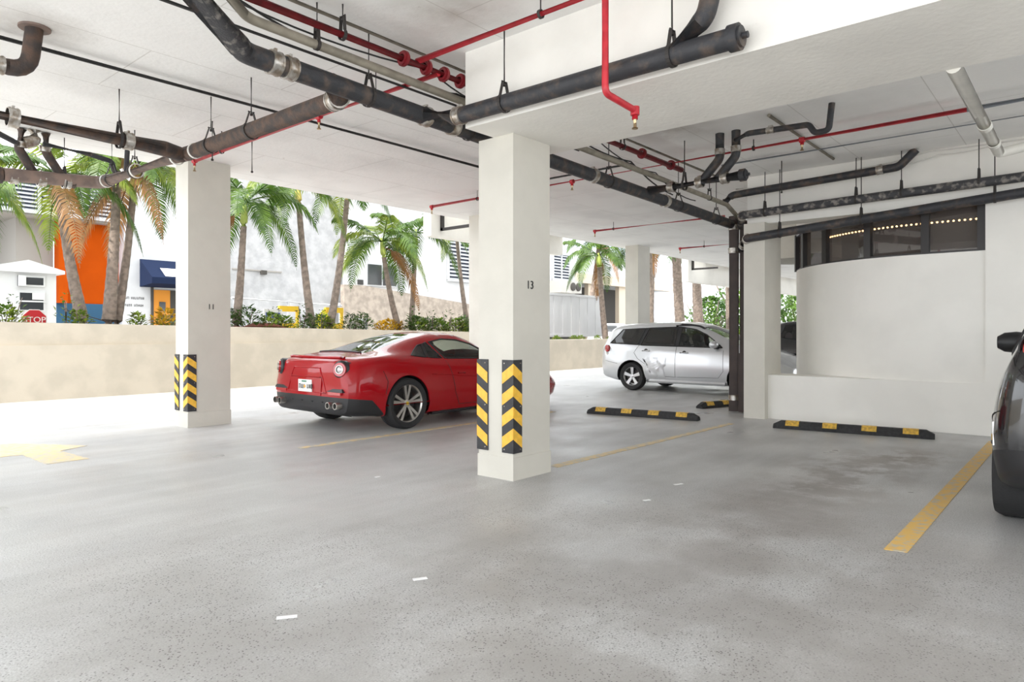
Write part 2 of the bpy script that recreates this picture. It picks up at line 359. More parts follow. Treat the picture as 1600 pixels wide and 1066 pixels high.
# kerb planter wall along the driveway
pw = struct(MB().hexa([(-8, 15.3, 0), (18, 15.3, 0), (18, 15.75, 0), (-8, 15.75, 0), (-8, 15.3, 1.09), (18, 15.3, 1.02), (18, 15.75, 1.02), (-8, 15.75, 1.09)]).build('wall_planter', 'planter_wall'))
MB().hexa([(-8, 15.36, 1.09), (18, 15.36, 1.02), (18, 15.7, 1.02), (-8, 15.7, 1.09), (-8, 15.36, 1.66), (18, 15.36, 1.30), (18, 15.7, 1.30), (-8, 15.7, 1.66)]).build('upper_kerb', 'planter_wall', pw)
MB().hexa([(-8, 15.7, 0), (18, 15.7, 0), (18, 18.2, 0), (-8, 18.2, 0), (-8, 15.7, 1.55), (18, 15.7, 1.22), (18, 18.2, 1.22), (-8, 18.2, 1.55)]).build('planting_bed', 'soil').__setitem__('kind', 'structure')
pw2 = struct(MB().box((18.0, 14.0, 0), (46, 14.4, 1.06)).build('wall_planter_far', 'planter_wall'))
MB().box((18.0, 14.4, 0), (46, 19, .95)).build('planting_bed', 'soil').__setitem__('kind', 'structure')
MB().box((17.8, 14.0, 0), (18.0, 15.75, 1.2)).build('end_wall', 'planter_wall', pw2)

# ---------------------------------------------------------------- columns with corner guards
pm('guard_body', (.03, .03, .035), .5)
def corner_guard(parent, cx, cy, sx, sy, z0, z1, wx, wy, n=4):
    """L shaped rubber guard on the corner (cx, cy); legs run sx, sy inwards; chevrons are proud pieces"""
    t = .012
    g = MB().prism([(cx-sx*t, cy-sy*t), (cx+sx*wx, cy-sy*t), (cx+sx*wx, cy), (cx, cy), (cx, cy+sy*wy), (cx-sx*t, cy+sy*wy)], 'z', z0, z1).build('corner_guard', 'guard_black', parent)
    h = (z1-z0)/(n+.35); e = .0025
    for i in range(n):
        b = z0 + .04 + i*h; hh = h*.52; rise = .085
        for fc in (0, 1):
            if fc == 0:
                q = [(cx-sx*t, cy-sy*(t+e)), (cx+sx*wx*.97, cy-sy*(t+e))]
            else:
                q = [(cx-sx*(t+e), cy-sy*t), (cx-sx*(t+e), cy+sy*wy*.97)]
            (xa, ya), (xb, yb) = q; oo = (0, sy*e*1.5) if fc == 0 else (sx*e*1.5, 0)
            top = min(z1, b+rise+hh)
            MB().hexa([(xa, ya, b+rise), (xb, yb, b), (xb+oo[0], yb+oo[1], b), (xa+oo[0], ya+oo[1], b+rise), (xa, ya, top), (xb, yb, top-rise), (xb+oo[0], yb+oo[1], top-rise), (xa+oo[0], ya+oo[1], top)]).build('chevron_stripe', 'guard_yellow', g)
    sc = MB()
    for z in (z0+.03, (z0+z1)/2, z1-.03):
        sc.cyl((cx+sx*wx*.75, cy-sy*t, z), (cx+sx*wx*.75, cy-sy*(t+.006), z), .006, 8).cyl((cx-sx*t, cy+sy*wy*.75, z), (cx-sx*(t+.006), cy+sy*wy*.75, z), .006, 8)
    sc.build('screws', 'steel_band', g)
def column(label, x0, x1, y0, y1, top, num=None, nz=1.84, guards=(), gz=(.24, 1.06), nx=0):
    c = thing('column', label, 'column', ((x0+x1)/2, (y0+y1)/2, 0)); ox, oy = (x0+x1)/2, (y0+y1)/2
    hx, hy = (x1-x0)/2, (y1-y0)/2
    MB().box((-hx, -hy, 0), (hx, hy, top)).build('shaft', 'column', c)
    MB().box((-hx-.008, -hy-.008, 0), (hx+.008, hy+.008, .2)).build('base_band', 'column', c)
    if num:
        d = .045
        for k, ch in enumerate(num):
            flat_text(ch, .105, 'number_black', c, ((-.026 if k == 0 else .026)+nx, -hy-.004, nz), (R(90), 0, 0), 'number_digit')
    for sx, sy in guards:
        corner_guard(c, -sx*hx, -sy*hy, sx, sy, gz[0], gz[1], .11, .12)
    return c
column('square white column numbered 13 with striped corner guards', 4.56, 5.09, 3.86, 4.27, 3.05, '13', 1.727, ((1, 1), (1, -1)), nx=-.03)
column('square white column numbered 11 at the driveway edge', 4.24, 4.84, 9.4, 9.78, CZ, '11', 1.66, ((1, 1), (1, -1)), (.22, 1.0), .02)
column('plain white column half hidden behind column 13', 10.15, 10.75, 9.4, 9.78, CZ)
column('plain white column standing behind the silver hatchback', 16.45, 17.1, 9.45, 9.85, CZ)
# ---------------------------------------------------------------- rubber wheel stops
def wheel_stop(label, p0, p1, hw=.075, h=.105):
    p0, p1 = Vector(p0), Vector(p1); d = p1-p0; L = d.length; t = thing('wheel_stop', label, 'wheel stop', (*((p0+p1)/2), 0), math.atan2(d.y, d.x), 'rubber wheel stops')
    hl = L/2
    prof = [(-hw, 0), (-hw, h*.45), (-hw*.55, h), (hw*.55, h), (hw, h*.45), (hw, 0)]
    mb = MB(); n = len(prof)
    vs = [(-hl, y, z*.55) for y, z in prof]+[(-hl+.09, y, z) for y, z in prof]+[(hl-.09, y, z) for y, z in prof]+[(hl, y, z*.55) for y, z in prof]
    mb.add(vs, [(k*n+i, k*n+(i+1) % n, (k+1)*n+(i+1) % n, (k+1)*n+i) for k in range(3) for i in range(n)]+[tuple(range(n)), tuple(range(3*n, 4*n))]).build('rubber_body', 'rubber', t)
    e = .004
    for k in range(4):
        x = -hl + L*(.13+.245*k); w = .085
        p2 = [(-hw-e, h*.45), (-hw*.55-e*.4, h+e), (hw*.55+e*.4, h+e), (hw+e, h*.45), (hw-.004, h*.45), (hw*.5, h-.005), (-hw*.5, h-.005), (-hw+.004, h*.45)]
        MB().prism(p2, 'x', x-w, x+w).build('reflective_strip', 'stop_yellow', t)
    return t
wheel_stop('black wheel stop with yellow blocks on open floor before the hatchback', (9.22, 6.2), (9.46, 4.42))
wheel_stop('black wheel stop with yellow blocks under the curved wall', (9.46, 3.32), (9.70, 1.46))
wheel_stop('far wheel stop half hidden behind the dark drain stack', (11.0, 5.13), (12.5, 4.6))
# ---------------------------------------------------------------- pipes under the slab
def walk(pts, s):
    P = [Vector(p) for p in pts]
    for a, b in zip(P, P[1:]):
        l = (b-a).length
        if s <= l: return a+(b-a)*(s/l), (b-a).normalized()
        s -= l
    return P[-1], (P[-1]-P[-2]).normalized()
def pipe(name, label, pts, r, mat, bands=(), hangers=(), bend=.11, cat='pipe', band_mat='steel_band', rings=(), ctop=CZ, n=14, caps=(), run='pipe_run'):
    o = Vector(pts[0]); t = thing(name, label, cat, o); L = [Vector(p)-o for p in pts]
    MB().tube(fillet(L, bend), r, n).build(run, mat, t)
    for s in bands:
        p, d = walk(L, s); mb = MB().ring(p, d, r*.98, r*1.10, .085).ring(p-d*.03, d, r*.98, r*1.16, .012).ring(p+d*.03, d, r*.98, r*1.16, .012)
        x, y = perp(d); q = p + y*r*1.12; mb.cbox(q, (.02, .05, .03)); mb.build('coupling_band', band_mat, t)
    for s in rings:
        p, d = walk(L, s); MB().ring(p, d, r*.98, r*1.08, .028).build('joint_ring', 'pale_ring', t)
    for s in hangers: hanger(t, walk(L, s), r, ctop-o.z)
    for s, dd in caps:
        p, d = walk(L, s); d = d*dd; MB().lathe([(r*.98, -.03), (r*1.22, -.03), (r*1.22, .035), (r*.95, .035), (r*.95, .05), (.3*r, .05), (.3*r, .085), (.01, .085)], p, d, 20).build('cleanout_cap', mat, t)
    return t
def hanger(t, pd, r, top):
    p, d = pd; d = Vector((d.x, d.y, 0)).normalized(); sd_ = Vector((-d.y, d.x, 0)); up = Vector((0, 0, 1)); R2 = r*1.1
    loop = [p + sd_*(R2*math.sin(a)) - up*(R2*math.cos(a)) for a in [math.pi*1.55*(i/14-.5) for i in range(15)]]
    apex = p + up*(r+.10); loop = [apex-sd_*.018] + loop + [apex+sd_*.018]
    mb = MB()
    for k in range(len(loop)-1):
        a, b = loop[k], loop[k+1]; w_ = d*.013; nn = (b-a).cross(d).normalized()*.003
        mb.hexa([a-w_-nn, a+w_-nn, a+w_+nn, a-w_+nn, b-w_-nn, b+w_-nn, b+w_+nn, b-w_+nn])
    h = mb.cyl(apex-sd_*.03, apex+sd_*.03, .007, 8).build('hanger_strap', 'hanger_steel', t)
    MB().cyl(apex-up*.03, (apex.x, apex.y, top), .0065, 7).lathe([(.012, -.035), (.012, -.015)], apex, (0, 0, 1), 6).build('hanger_rod', 'hanger_steel', h)
# main black drain along the bay
P1Y = 4.38
m = pipe('drain_pipe', 'long black iron drain running above column 13 to the wall stack', [(1.3, 3.46, 3.22), (2.36, P1Y, 3.2), (10.72, 4.46, 3.06)], .075, 'pipe_black',
         bands=(1.62, 1.74, 3.06, 3.4, 5.7, 7.5), hangers=(2.45, 3.6, 6.05, 7.9, 9.2), bend=.16)
MB().tube(fillet([(0, 0, 0), (.98, .85, -.018)], .1), .078, 16).build('rough_lagging', 'pipe_scabby', m)
# black pipe along the beam
pipe('drain_pipe', 'black iron pipe with cleanout cap strapped along the beam face', [(3.98, P1Y-.03, 3.17), (4.10, 4.12, 3.13), (4.10, 1.68, 3.12)], .068, 'pipe_black', bands=(.32,), rings=(), hangers=(.82, 2.28), caps=((2.72, 1),), bend=.06)
pipe('branch_pipe', 'black curved pipe rising from the beam pipe into the slab', [(4.10, 2.12, 3.12), (4.08, 1.86, 3.30), (4.06, 1.74, CZ)], .062, 'pipe_black', bend=.14)
# rust brown pipe across the bay to the driveway edge
pipe('drain_pipe', 'rusty brown drain crossing from the black main toward the left column', [(3.05, P1Y, 3.19), (3.3, 4.62, 3.19), (3.31, 7.3, 3.21)], .075, 'pipe_rust', bands=(.42,), rings=(.33, 2.9), hangers=(1.75, 2.55), bend=.12)
pipe('drain_pipe', 'pale brown drain reaching the slab edge and turning left', [(3.31, 7.34, 3.21), (3.24, 9.62, 3.21), (2.22, 9.64, 3.14)], .078, 'pipe_brown', rings=(.25, 1.25, 2.1), hangers=(1.3, 1.95), bend=.12)
pipe('drain_pipe', 'very dark iron pipe coming in at the left edge below the slab', [(.2, 7.3, 3.22), (3.06, 7.3, 3.20), (3.29, 7.42, 3.2)], .078, 'pipe_rust', bands=(1.55, 2.5), hangers=(2.42,), bend=.1)
t = pipe('drain_pipe', 'dark stub pipe with two sloping legs at the slab edge', [(2.18, 9.66, 3.13), (2.95, 9.64, 3.17)], .079, 'pipe_rust', bands=(.14, .42, .68), hangers=(.66,), caps=((0, -1),))
for xs in ((2.38, 2.36, 2.56), (2.62, 2.64, 2.86)):
    MB().tube(fillet([(xs[0]-2.18, -.10, .56), (xs[1]-2.18, -.06, .33), (xs[2]-2.18, 0, .02)], .1), .052, 12).build('sloping_leg', 'pipe_rust', t)
    MB().ring((xs[0]-2.18, -.07, .38), (0, .1, -1), .05, .06, .07).build('coupling_band', 'steel_band', t)
MB().tube(fillet([(.32, -.1, .57), (.32, -.1, .44), (.22, -.1, .40)], .06), .07, 14).build('slab_outlet', 'steel_band', t)
pipe('trap_pipe', 'thin black pipe with a trap bend hanging at the driveway edge', [(2.55, 9.4, 3.52), (3.05, 9.42, 3.5), (3.30, 9.42, 3.46), (3.32, 9.42, 3.33), (3.46, 9.42, 3.31), (3.48, 9.42, CZ)], .03, 'pipe_black', bend=.06)
pipe('trap_pipe', 'short thin black pipe entering at the far left edge', [(1.6, 9.4, 3.62), (2.05, 9.41, 3.58), (2.33, 9.52, 3.5)], .032, 'pipe_black', bend=.06)
t = pipe('drain_pipe', 'brown elbow pipe dropping from a round hole at the upper left', [(.6, 6.33, 3.32), (1.62, 6.33, 3.34), (1.66, 6.33, CZ)], .062, 'pipe_rust', bands=(.82,), bend=.15)
MB().ring((1.06, 0, CZ-3.32-.008), (0, 0, 1), .06, .11, .016).build('ceiling_collar', 'pipe_brown', t)
# red sprinkler main and its branches
def flange(t, p, d, r, mat='dark_red_pipe'):
    MB().ring(p, d, r*.9, r*1.45, .05).ring(p, d, r*.9, r*1.75, .022).build('grooved_coupling', mat, t)
RY, RZ = 4.17, 3.47
t = pipe('sprinkler_main', 'dark red sprinkler main with bolted couplings beside the beam', [(.4, RY, RZ+.01), (8.4, RY, RZ)], .036, 'dark_red_pipe', hangers=(2.6, 6.5))
for s in (3.18, 3.42, 3.62, 3.82, 6.95, 7.7): flange(t, (s, 0, 0), (1, 0, 0), .036)
def head(t, p):
    MB().cyl(p, (p[0], p[1], p[2]-.07), .012, 8).cyl((p[0], p[1], p[2]-.07), (p[0], p[1], p[2]-.078), .022, 10).build('sprinkler_head', 'brass', t)
def sprinkler(label, pts, r, heads, mat='red_pipe', ties=(), fl=()):
    t = pipe('sprinkler_pipe', label, pts, r, mat, bend=.05); o = Vector(pts[0])
    for h in heads:
        p = Vector(h)-o; MB().lathe([(r*1.35, -.03), (r*1.35, .03)], p, Vector(pts[1])-o, 12).cyl(p, p-Vector((0, 0, .06)), r*.9, 10).build('tee_fitting', mat, t); head(t, tuple(p-Vector((0, 0, .05))))
    for h in ties:
        p = Vector(h)-o; MB().ring(p, Vector(pts[1])-o, r, r*1.3, .02).cyl(p+Vector((0, 0, r)), (p.x, p.y, CZ-o.z), .006, 6).build('ring_hanger', 'hanger_steel', t)
    for h in fl: flange(t, Vector(h)-o, Vector(pts[-1])-Vector(pts[-2]), r, mat)
    return t
sprinkler('red sprinkler branch reaching out over the striped column 11', [(3.96, RY, RZ), (3.96, 8.62, 3.46)], .022, ((3.96, 5.9, 3.465), (3.96, 8.6, 3.46)), ties=((3.96, 5.0, 3.465), (3.96, 7.9, 3.46)))
sprinkler('red sprinkler branch sloping up past the beam at top centre', [(3.72, RY, RZ+.03), (3.72, 1.2, 3.5)], .024, (), ties=((3.72, 2.9, 3.5),))
sprinkler('red drop pipe with elbow and sprinkler below the beam', [(3.9, 2.49, CZ), (3.9, 2.49, 2.91), (4.30, 2.49, 2.89)], .024, ((4.29, 2.49, 2.885),))
t = sprinkler('long red sprinkler pipe crossing the ceiling toward the white drain', [(8.4, .98, 3.6), (8.4, 9.05, 3.56)], .024, ((8.4, 2.62, 3.59), (8.4, 5.95, 3.57), (8.4, 9.02, 3.56)), ties=((8.4, 3.2, 3.59), (8.4, 7.9, 3.56)), fl=((8.4, 3.65, 3.59),))
MB().cyl((0, 0, 0), (0, -2.4, .02), .026, 12).build('grey_section', 'grey_conduit', t)
sprinkler('short red sprinkler pipe on the far ceiling before the hatchback', [(12.7, 5.4, 3.55), (12.7, 8.4, 3.55)], .022, ((12.7, 8.38, 3.55),), ties=((12.7, 7.9, 3.55),))
sprinkler('farthest red sprinkler pipe left of the round bulkhead', [(16.8, 5.6, 3.55), (16.8, 8.4, 3.55)], .022, ((16.8, 8.38, 3.55),), ties=((16.8, 7.7, 3.55),))
# conduits and cables beside the main
pipe('conduit', 'tan plastic pipe running beside the red sprinkler main', [(1.5, 3.62, 3.42), (2.33, 4.29, 3.4), (10.2, 4.3, 3.28), (10.7, 4.3, 3.12)], .034, 'tan_pipe', hangers=(1.6, 3.7, 8.3), bend=.2)
pipe('conduit', 'thin grey brown conduit fixed tight under the slab by the beam', [(.6, 4.25, 3.62), (9.8, 4.25, 3.62)], .017, 'tan_pipe')
pipe('conduit', 'slim black conduit hung just below the tan pipe', [(.4, 4.58, 3.46), (6.6, 4.58, 3.44)], .016, 'cable_black')
t = pipe('conduit', 'pair of thin black conduits crossing the open ceiling', [(.2, 6.55, 3.62), (8.0, 6.55, 3.62), (8.2, 6.35, 3.62), (8.2, 4.8, 3.62)], .014, 'cable_black', bend=.2)
MB().cyl((0, .045, .03), (7.9, .045, .03), .010, 6).build('second_conduit', 'cable_black', t)
pipe('conduit', 'blue grey metal conduit along the ceiling near the right wall', [(9.3, 4.0, 3.67), (9.3, -2.0, 3.67)], .013, 'grey_conduit')
pipe('conduit', 'flat tan bar fixed across the ceiling behind the red pipe', [(7.5, 2.69, 3.675), (9.95, 2.69, 3.675)], .018, 'tan_pipe')
def cable(label, pts, r, mat, sag=0):
    P = [Vector(p) for p in pts]; out = []
    for a, b in zip(P, P[1:]):
        for i in range(8): k = i/8; out.append(a.lerp(b, k)-Vector((0, 0, sag*4*k*(1-k))))
    out.append(P[-1]); o = P[0]; me = MB().tube([p-o for p in out], r, 6).mesh('cable'); ob = link('cable', me, mat); ob.location = o
    return tag(ob, label, 'cable')
cable('loose black cable sagging beside the red main over the bay', [(2.2, 4.34, 3.55), (3.4, 4.40, 3.44), (4.3, 4.3, 3.42), (6.0, 4.3, 3.46), (7.4, 4.35, 3.42), (8.6, 4.4, 3.2)], .009, 'cable_black', .05)
cable('second loose black cable drooping behind the beam end', [(2.0, 4.42, 3.58), (3.9, 4.22, 3.5), (4.9, 4.2, 3.38), (6.6, 4.33, 3.52), (7.9, 4.28, 3.36), (9.2, 4.35, 3.2)], .007, 'cable_black', .07)
cable('white cable drooping along the top of the right wall', [(10.3, 4.2, 3.52), (10.3, 3.24, 3.53), (10.3, 2.43, 3.57), (10.3, 1.63, 3.66), (10.3, -.5, 3.66)], .010, 'cable_white', .02)
cable('lower white cable looping across the right wall to the drain', [(10.28, 4.2, 3.45), (10.28, 3.0, 3.43), (10.28, 2.2, 3.52), (10.28, 1.5, 3.6), (10.2, .8, 3.62)], .008, 'cable_white', .03)
# black branch group behind the beam
t = pipe('branch_pipe', 'black branch pipe with capped end and two drops behind the beam', [(7.9, P1Y, 3.14), (7.9, 3.14, 3.16)], .06, 'pipe_black', bands=(.32, .7, 1.02), hangers=(.5,), caps=((1.24, 1),))
for y0, y1, y2 in ((3.42, 3.42, 3.66), (3.22, 3.22, 3.46)):
    MB().tube(fillet([(0, y0-P1Y, CZ-3.14), (0, y1-P1Y, .26), (0, y2-P1Y, .01)], .12), .052, 12).build('drop_pipe', 'pipe_black', t)
    MB().ring((0, y0-P1Y, .34), (0, 0, 1), .05, .06, .07).build('coupling_band', 'steel_band', t)
pipe('trap_pipe', 'black pipe with a trap bend above the red sprinkler pipe', [(7.75, 3.16, 3.55), (7.6, 2.95, 3.55), (7.6, 2.30, 3.52), (7.6, 2.24, 3.42), (7.6, 2.10, 3.42), (7.6, 2.07, CZ)], .032, 'pipe_black', bands=(.5,), bend=.06)
# pipes along the right wall into the stack
pipe('drain_pipe', 'lower black drain running along the wall above the window', [(10.78, 4.3, 2.66), (10.2, 3.98, 2.73), (10.2, .62, 2.98), (10.2, -2.5, 3.05)], .062, 'pipe_black', bands=(.3, .62), rings=(.18,), hangers=(1.15, 2.25, 3.75), ctop=CZ, bend=.1)
pipe('drain_pipe', 'upper flaking black drain running along the right wall', [(10.75, 4.3, 3.02), (10.2, 4.06, 3.09), (10.2, .62, 3.19), (10.2, -2.5, 3.24)], .06, 'pipe_scabby', bands=(.55,), hangers=(.95, 2.2, 2.75, 3.6), bend=.1)
pipe('drain_pipe', 'short black wall pipe turning up into the ceiling', [(10.25, 4.35, 3.34), (10.22, 4.22, 3.42), (10.22, 1.95, 3.50), (10.22, 1.75, CZ-.005)], .055, 'pipe_black', bands=(2.2,), bend=.14)
t = pipe('drain_stack', 'dark vertical drain stack at the corner of the right wall', [(10.86, 4.46, .02), (10.86, 4.46, 3.2)], .082, 'brown_guard', bands=(2.62, .22, 3.0))
MB().box((.02, -.27, .0), (.10, -.09, 3.1)).build('back_board', 'brown_guard', t)
g = MB().box((-.10, -.24, 0), (-.085, -.11, .95)).build('brown_guard_plate', 'brown_guard', t)
MB().box((-.105, -.255, 0), (-.08, -.24, .95)).build('steel_edge', 'steel_band', g)
# white plastic drain from the beam
t = pipe('white_drain', 'white plastic drain slanting from the beam toward the wall', [(5.35, .70, 3.07), (8.28, .70, 3.08), (8.34, .5, 3.12), (8.34, -2.0, 3.2)], .048, 'white_pvc', bend=.07)
for s in (1.75, 2.45): MB().ring((s, 0, .008), (1, 0, 0), .047, .053, .10).build('socket', 'white_pvc', t)
MB().cyl((.05, 0, 0), (.05, 0, CZ-3.07), .008, 6).build('hanger_rod', 'white_pvc', t)
# bare threaded rods left in the slab
for x, y, zb in ((4.4, 8.0, 3.3), (3.7, 7.6, 3.25), (9.7, 3.3, 3.25)):
    ro = MB().cyl((0, 0, 0), (0, 0, CZ-zb), .007, 7).lathe([(.014, 0), (.014, .02)], (0, 0, 0), (0, 0, 1), 6).build('threaded_rod', 'hanger_steel'); ro.location = (x, y, zb)
    tag(ro, {8.0: 'bare rod hanging from the slab right of the brown drain', 7.6: 'bare rod hanging close to the bend of the brown drain', 3.3: 'bare rod hanging from the ceiling near the right wall'}[y], 'rod')
# ---------------------------------------------------------------- cars
pm('paint_red', (.36, .002, .007), .25, coat=.6, spec=.15); pm('paint_silver', (.66, .67, .69), .3, metal=.55, coat=.8)
pm('paint_black', (.012, .012, .014), .15, coat=1.0); pm('paint_white', (.8, .8, .8), .3, coat=.6)
pm('trim_black', (.018, .018, .02), .45); pm('tyre', (.022, .022, .023), .75, bump=.2, bscale=60); pm('seam', (.02, .02, .02), .7)
pm('alloy', (.50, .48, .45), .3, metal=.9); pm('alloy_bright', (.68, .68, .70), .28, metal=.8); pm('chrome', (.8, .8, .82), .08, metal=1.0)
pm('lamp_red', (.45, .01, .015), .12, coat=1.0); pm('lamp_clear', (.72, .70, .70), .1, metal=.4, coat=1.0); pm('cabin', (.03, .03, .033), .8)
pm('plate_white', (.82, .82, .80), .5); pm('plate_green', (.12, .32, .22), .5); pm('plate_orange', (.85, .42, .08), .5); pm('badge_yellow', (.75, .52, .05), .4)
glass('car_glass', (.62, .68, .66), .06); glass('dark_glass', (.10, .10, .105), .08)
def cub(keys, x):
    """monotone cubic through key rows (x, a, b, ...)"""
    n = len(keys); i = 0
    while i < n-2 and x > keys[i+1][0]: i += 1
    def sl(i, c):
        if i <= 0 or i >= n-1: return 0 if n < 3 else ((keys[min(i+1, n-1)][c]-keys[max(i-1, 0)][c])/(keys[min(i+1, n-1)][0]-keys[max(i-1, 0)][0]))
        d0 = (keys[i][c]-keys[i-1][c])/(keys[i][0]-keys[i-1][0]); d1 = (keys[i+1][c]-keys[i][c])/(keys[i+1][0]-keys[i][0])
        return 0 if d0*d1 <= 0 else 2*d0*d1/(d0+d1)
    a, b = keys[i], keys[i+1]; h = b[0]-a[0]; t = min(1, max(0, (x-a[0])/h)); out = []
    for c in range(1, len(a)):
        t2, t3 = t*t, t*t*t
        out.append((2*t3-3*t2+1)*a[c]+(t3-2*t2+t)*h*sl(i, c)+(-2*t3+3*t2)*b[c]+(t3-t2)*h*sl(i+1, c))
    return out
def catmull(P, k=4):
    out = []
    for i in range(len(P)-1):
        p0, p1, p2, p3 = P[max(i-1, 0)], P[i], P[i+1], P[min(i+2, len(P)-1)]
        for j in range(k):
            t = j/k; out.append(tuple(.5*(2*b+(c-a)*t+(2*a-5*b+4*c-d)*t*t+(3*b-a-3*c+d)*t**3) for a, b, c, d in zip(p0, p1, p2, p3)))
    return out+[P[-1]]
def car_shell(keys, step=.05, bulge=.07, tuck=.9):
    """rows: x, w, zb, zm, zs, ws, wr, zre, zr -> bmesh of the painted skin"""
    bm = bmesh.new(); x0, x1 = keys[0][0], keys[-1][0]; nst = int((x1-x0)/step)+1; rings = []
    for i in range(nst+1):
        x = x0+(x1-x0)*i/nst; w, zb, zm, zs, ws, wr_, zre, zr = cub(keys, x)
        half = [(0, zb), (w*.6, zb), (w*tuck, zb+.02), (w*.975, zb+.13), (w, zm), ((w+ws)/2+.008, (zm+zs)/2+.06), (ws, zs), (ws*.45+wr_*.55, zs*.45+zre*.55+.012), (wr_, zre), (wr_*.6, zre+(zr-zre)*.72), (0, zr)]
        hp = catmull(half, 3); rings.append((x, hp+[(-y, z) for y, z in hp[-2:0:-1]]))
    def endcap(x, ring, sgn):
        cz = sum(z for _, z in ring)/len(ring); o = []
        for k in (.93, .8, .55, .25):
            o.append((x+sgn*bulge*(1-k*k)**.6, [(y*k, cz+(z-cz)*k) for y, z in ring]))
        return o
    allr = endcap(*rings[0], -1)[::-1]+rings+endcap(*rings[-1], 1)
    V = [[bm.verts.new((x, y, z)) for y, z in ring] for x, ring in allr]; n = len(V[0])
    for a, b in zip(V, V[1:]):
        for k in range(n): bm.faces.new((a[k], a[(k+1) % n], b[(k+1) % n], b[k]))
    bm.faces.new(V[0]); bm.faces.new(V[-1][::-1])
    bmesh.ops.recalc_face_normals(bm, faces=bm.faces); return bm
def take(bm, poly, ax, cond):
    """cut the convex outline out of the skin along axis ax; returns the cut piece as its own bmesh"""
    i, j = {'x': (1, 2), 'y': (0, 2), 'z': (0, 1)}[ax]; n = len(poly)
    area = sum(poly[k][0]*poly[(k+1) % n][1]-poly[(k+1) % n][0]*poly[k][1] for k in range(n))
    if area < 0: poly = poly[::-1]
    lo = [min(p[k] for p in poly)-.06 for k in (0, 1)]; hi = [max(p[k] for p in poly)+.06 for k in (0, 1)]
    def near():
        fs = [f for f in bm.faces if cond(f.calc_center_median()) and any(lo[0] <= v.co[i] <= hi[0] and lo[1] <= v.co[j] <= hi[1] for v in f.verts)]
        return list({*fs, *[e for f in fs for e in f.edges], *[v for f in fs for v in f.verts]})
    for k in range(n):
        a, b = poly[k], poly[(k+1) % n]; nn = [0, 0, 0]; nn[i] = b[1]-a[1]; nn[j] = -(b[0]-a[0]); co = [0, 0, 0]; co[i], co[j] = a
        bmesh.ops.bisect_plane(bm, geom=near(), dist=1e-5, plane_co=co, plane_no=nn)
    def inside(c): return all((poly[(k+1) % n][0]-poly[k][0])*(c[j]-poly[k][1])-(poly[(k+1) % n][1]-poly[k][1])*(c[i]-poly[k][0]) > -1e-6 for k in range(n))
    sel = [f for f in bm.faces if cond(f.calc_center_median()) and inside(f.calc_center_median())]
    nb = bmesh.new(); mp = {}
    for f in sel:
        vs = []
        for v in f.verts:
            if v not in mp: mp[v] = nb.verts.new(v.co)
            vs.append(mp[v])
        nb.faces.new(vs)
    bmesh.ops.delete(bm, geom=sel, context='FACES'); return nb
def finish(bm, name, mat, parent, ang=32, solid=0):
    if solid: bmesh.ops.solidify(bm, geom=bm.faces[:], thickness=solid)
    me = bpy.data.meshes.new(name); bm.to_mesh(me); bm.free()
    me.polygons.foreach_set('use_smooth', [True]*len(me.polygons)); me.set_sharp_from_angle(angle=R(ang)); return link(name, me, mat, parent)
def on_side(bvh, pts, side, off=.003):
    out = []
    for x, z in pts:
        h = bvh.ray_cast(Vector((x, 3*side, z)), Vector((0, -side, 0)))
        if h[0]: out.append(h[0]+Vector((0, side*off, 0)))
    return out
def on_top(bvh, pts, off=.003):
    out = []
    for x, y in pts:
        h = bvh.ray_cast(Vector((x, y, 3)), Vector((0, 0, -1)))
        if h[0]: out.append(h[0]+Vector((0, 0, off)))
    return out
def dense_line(pts, st=.06):
    out = []
    for a, b in zip(pts, pts[1:]):
        k = max(1, int(math.dist(a, b)/st)); out += [tuple(p+(q-p)*i/k for p, q in zip(a, b)) for i in range(k)]
    return out+[pts[-1]]
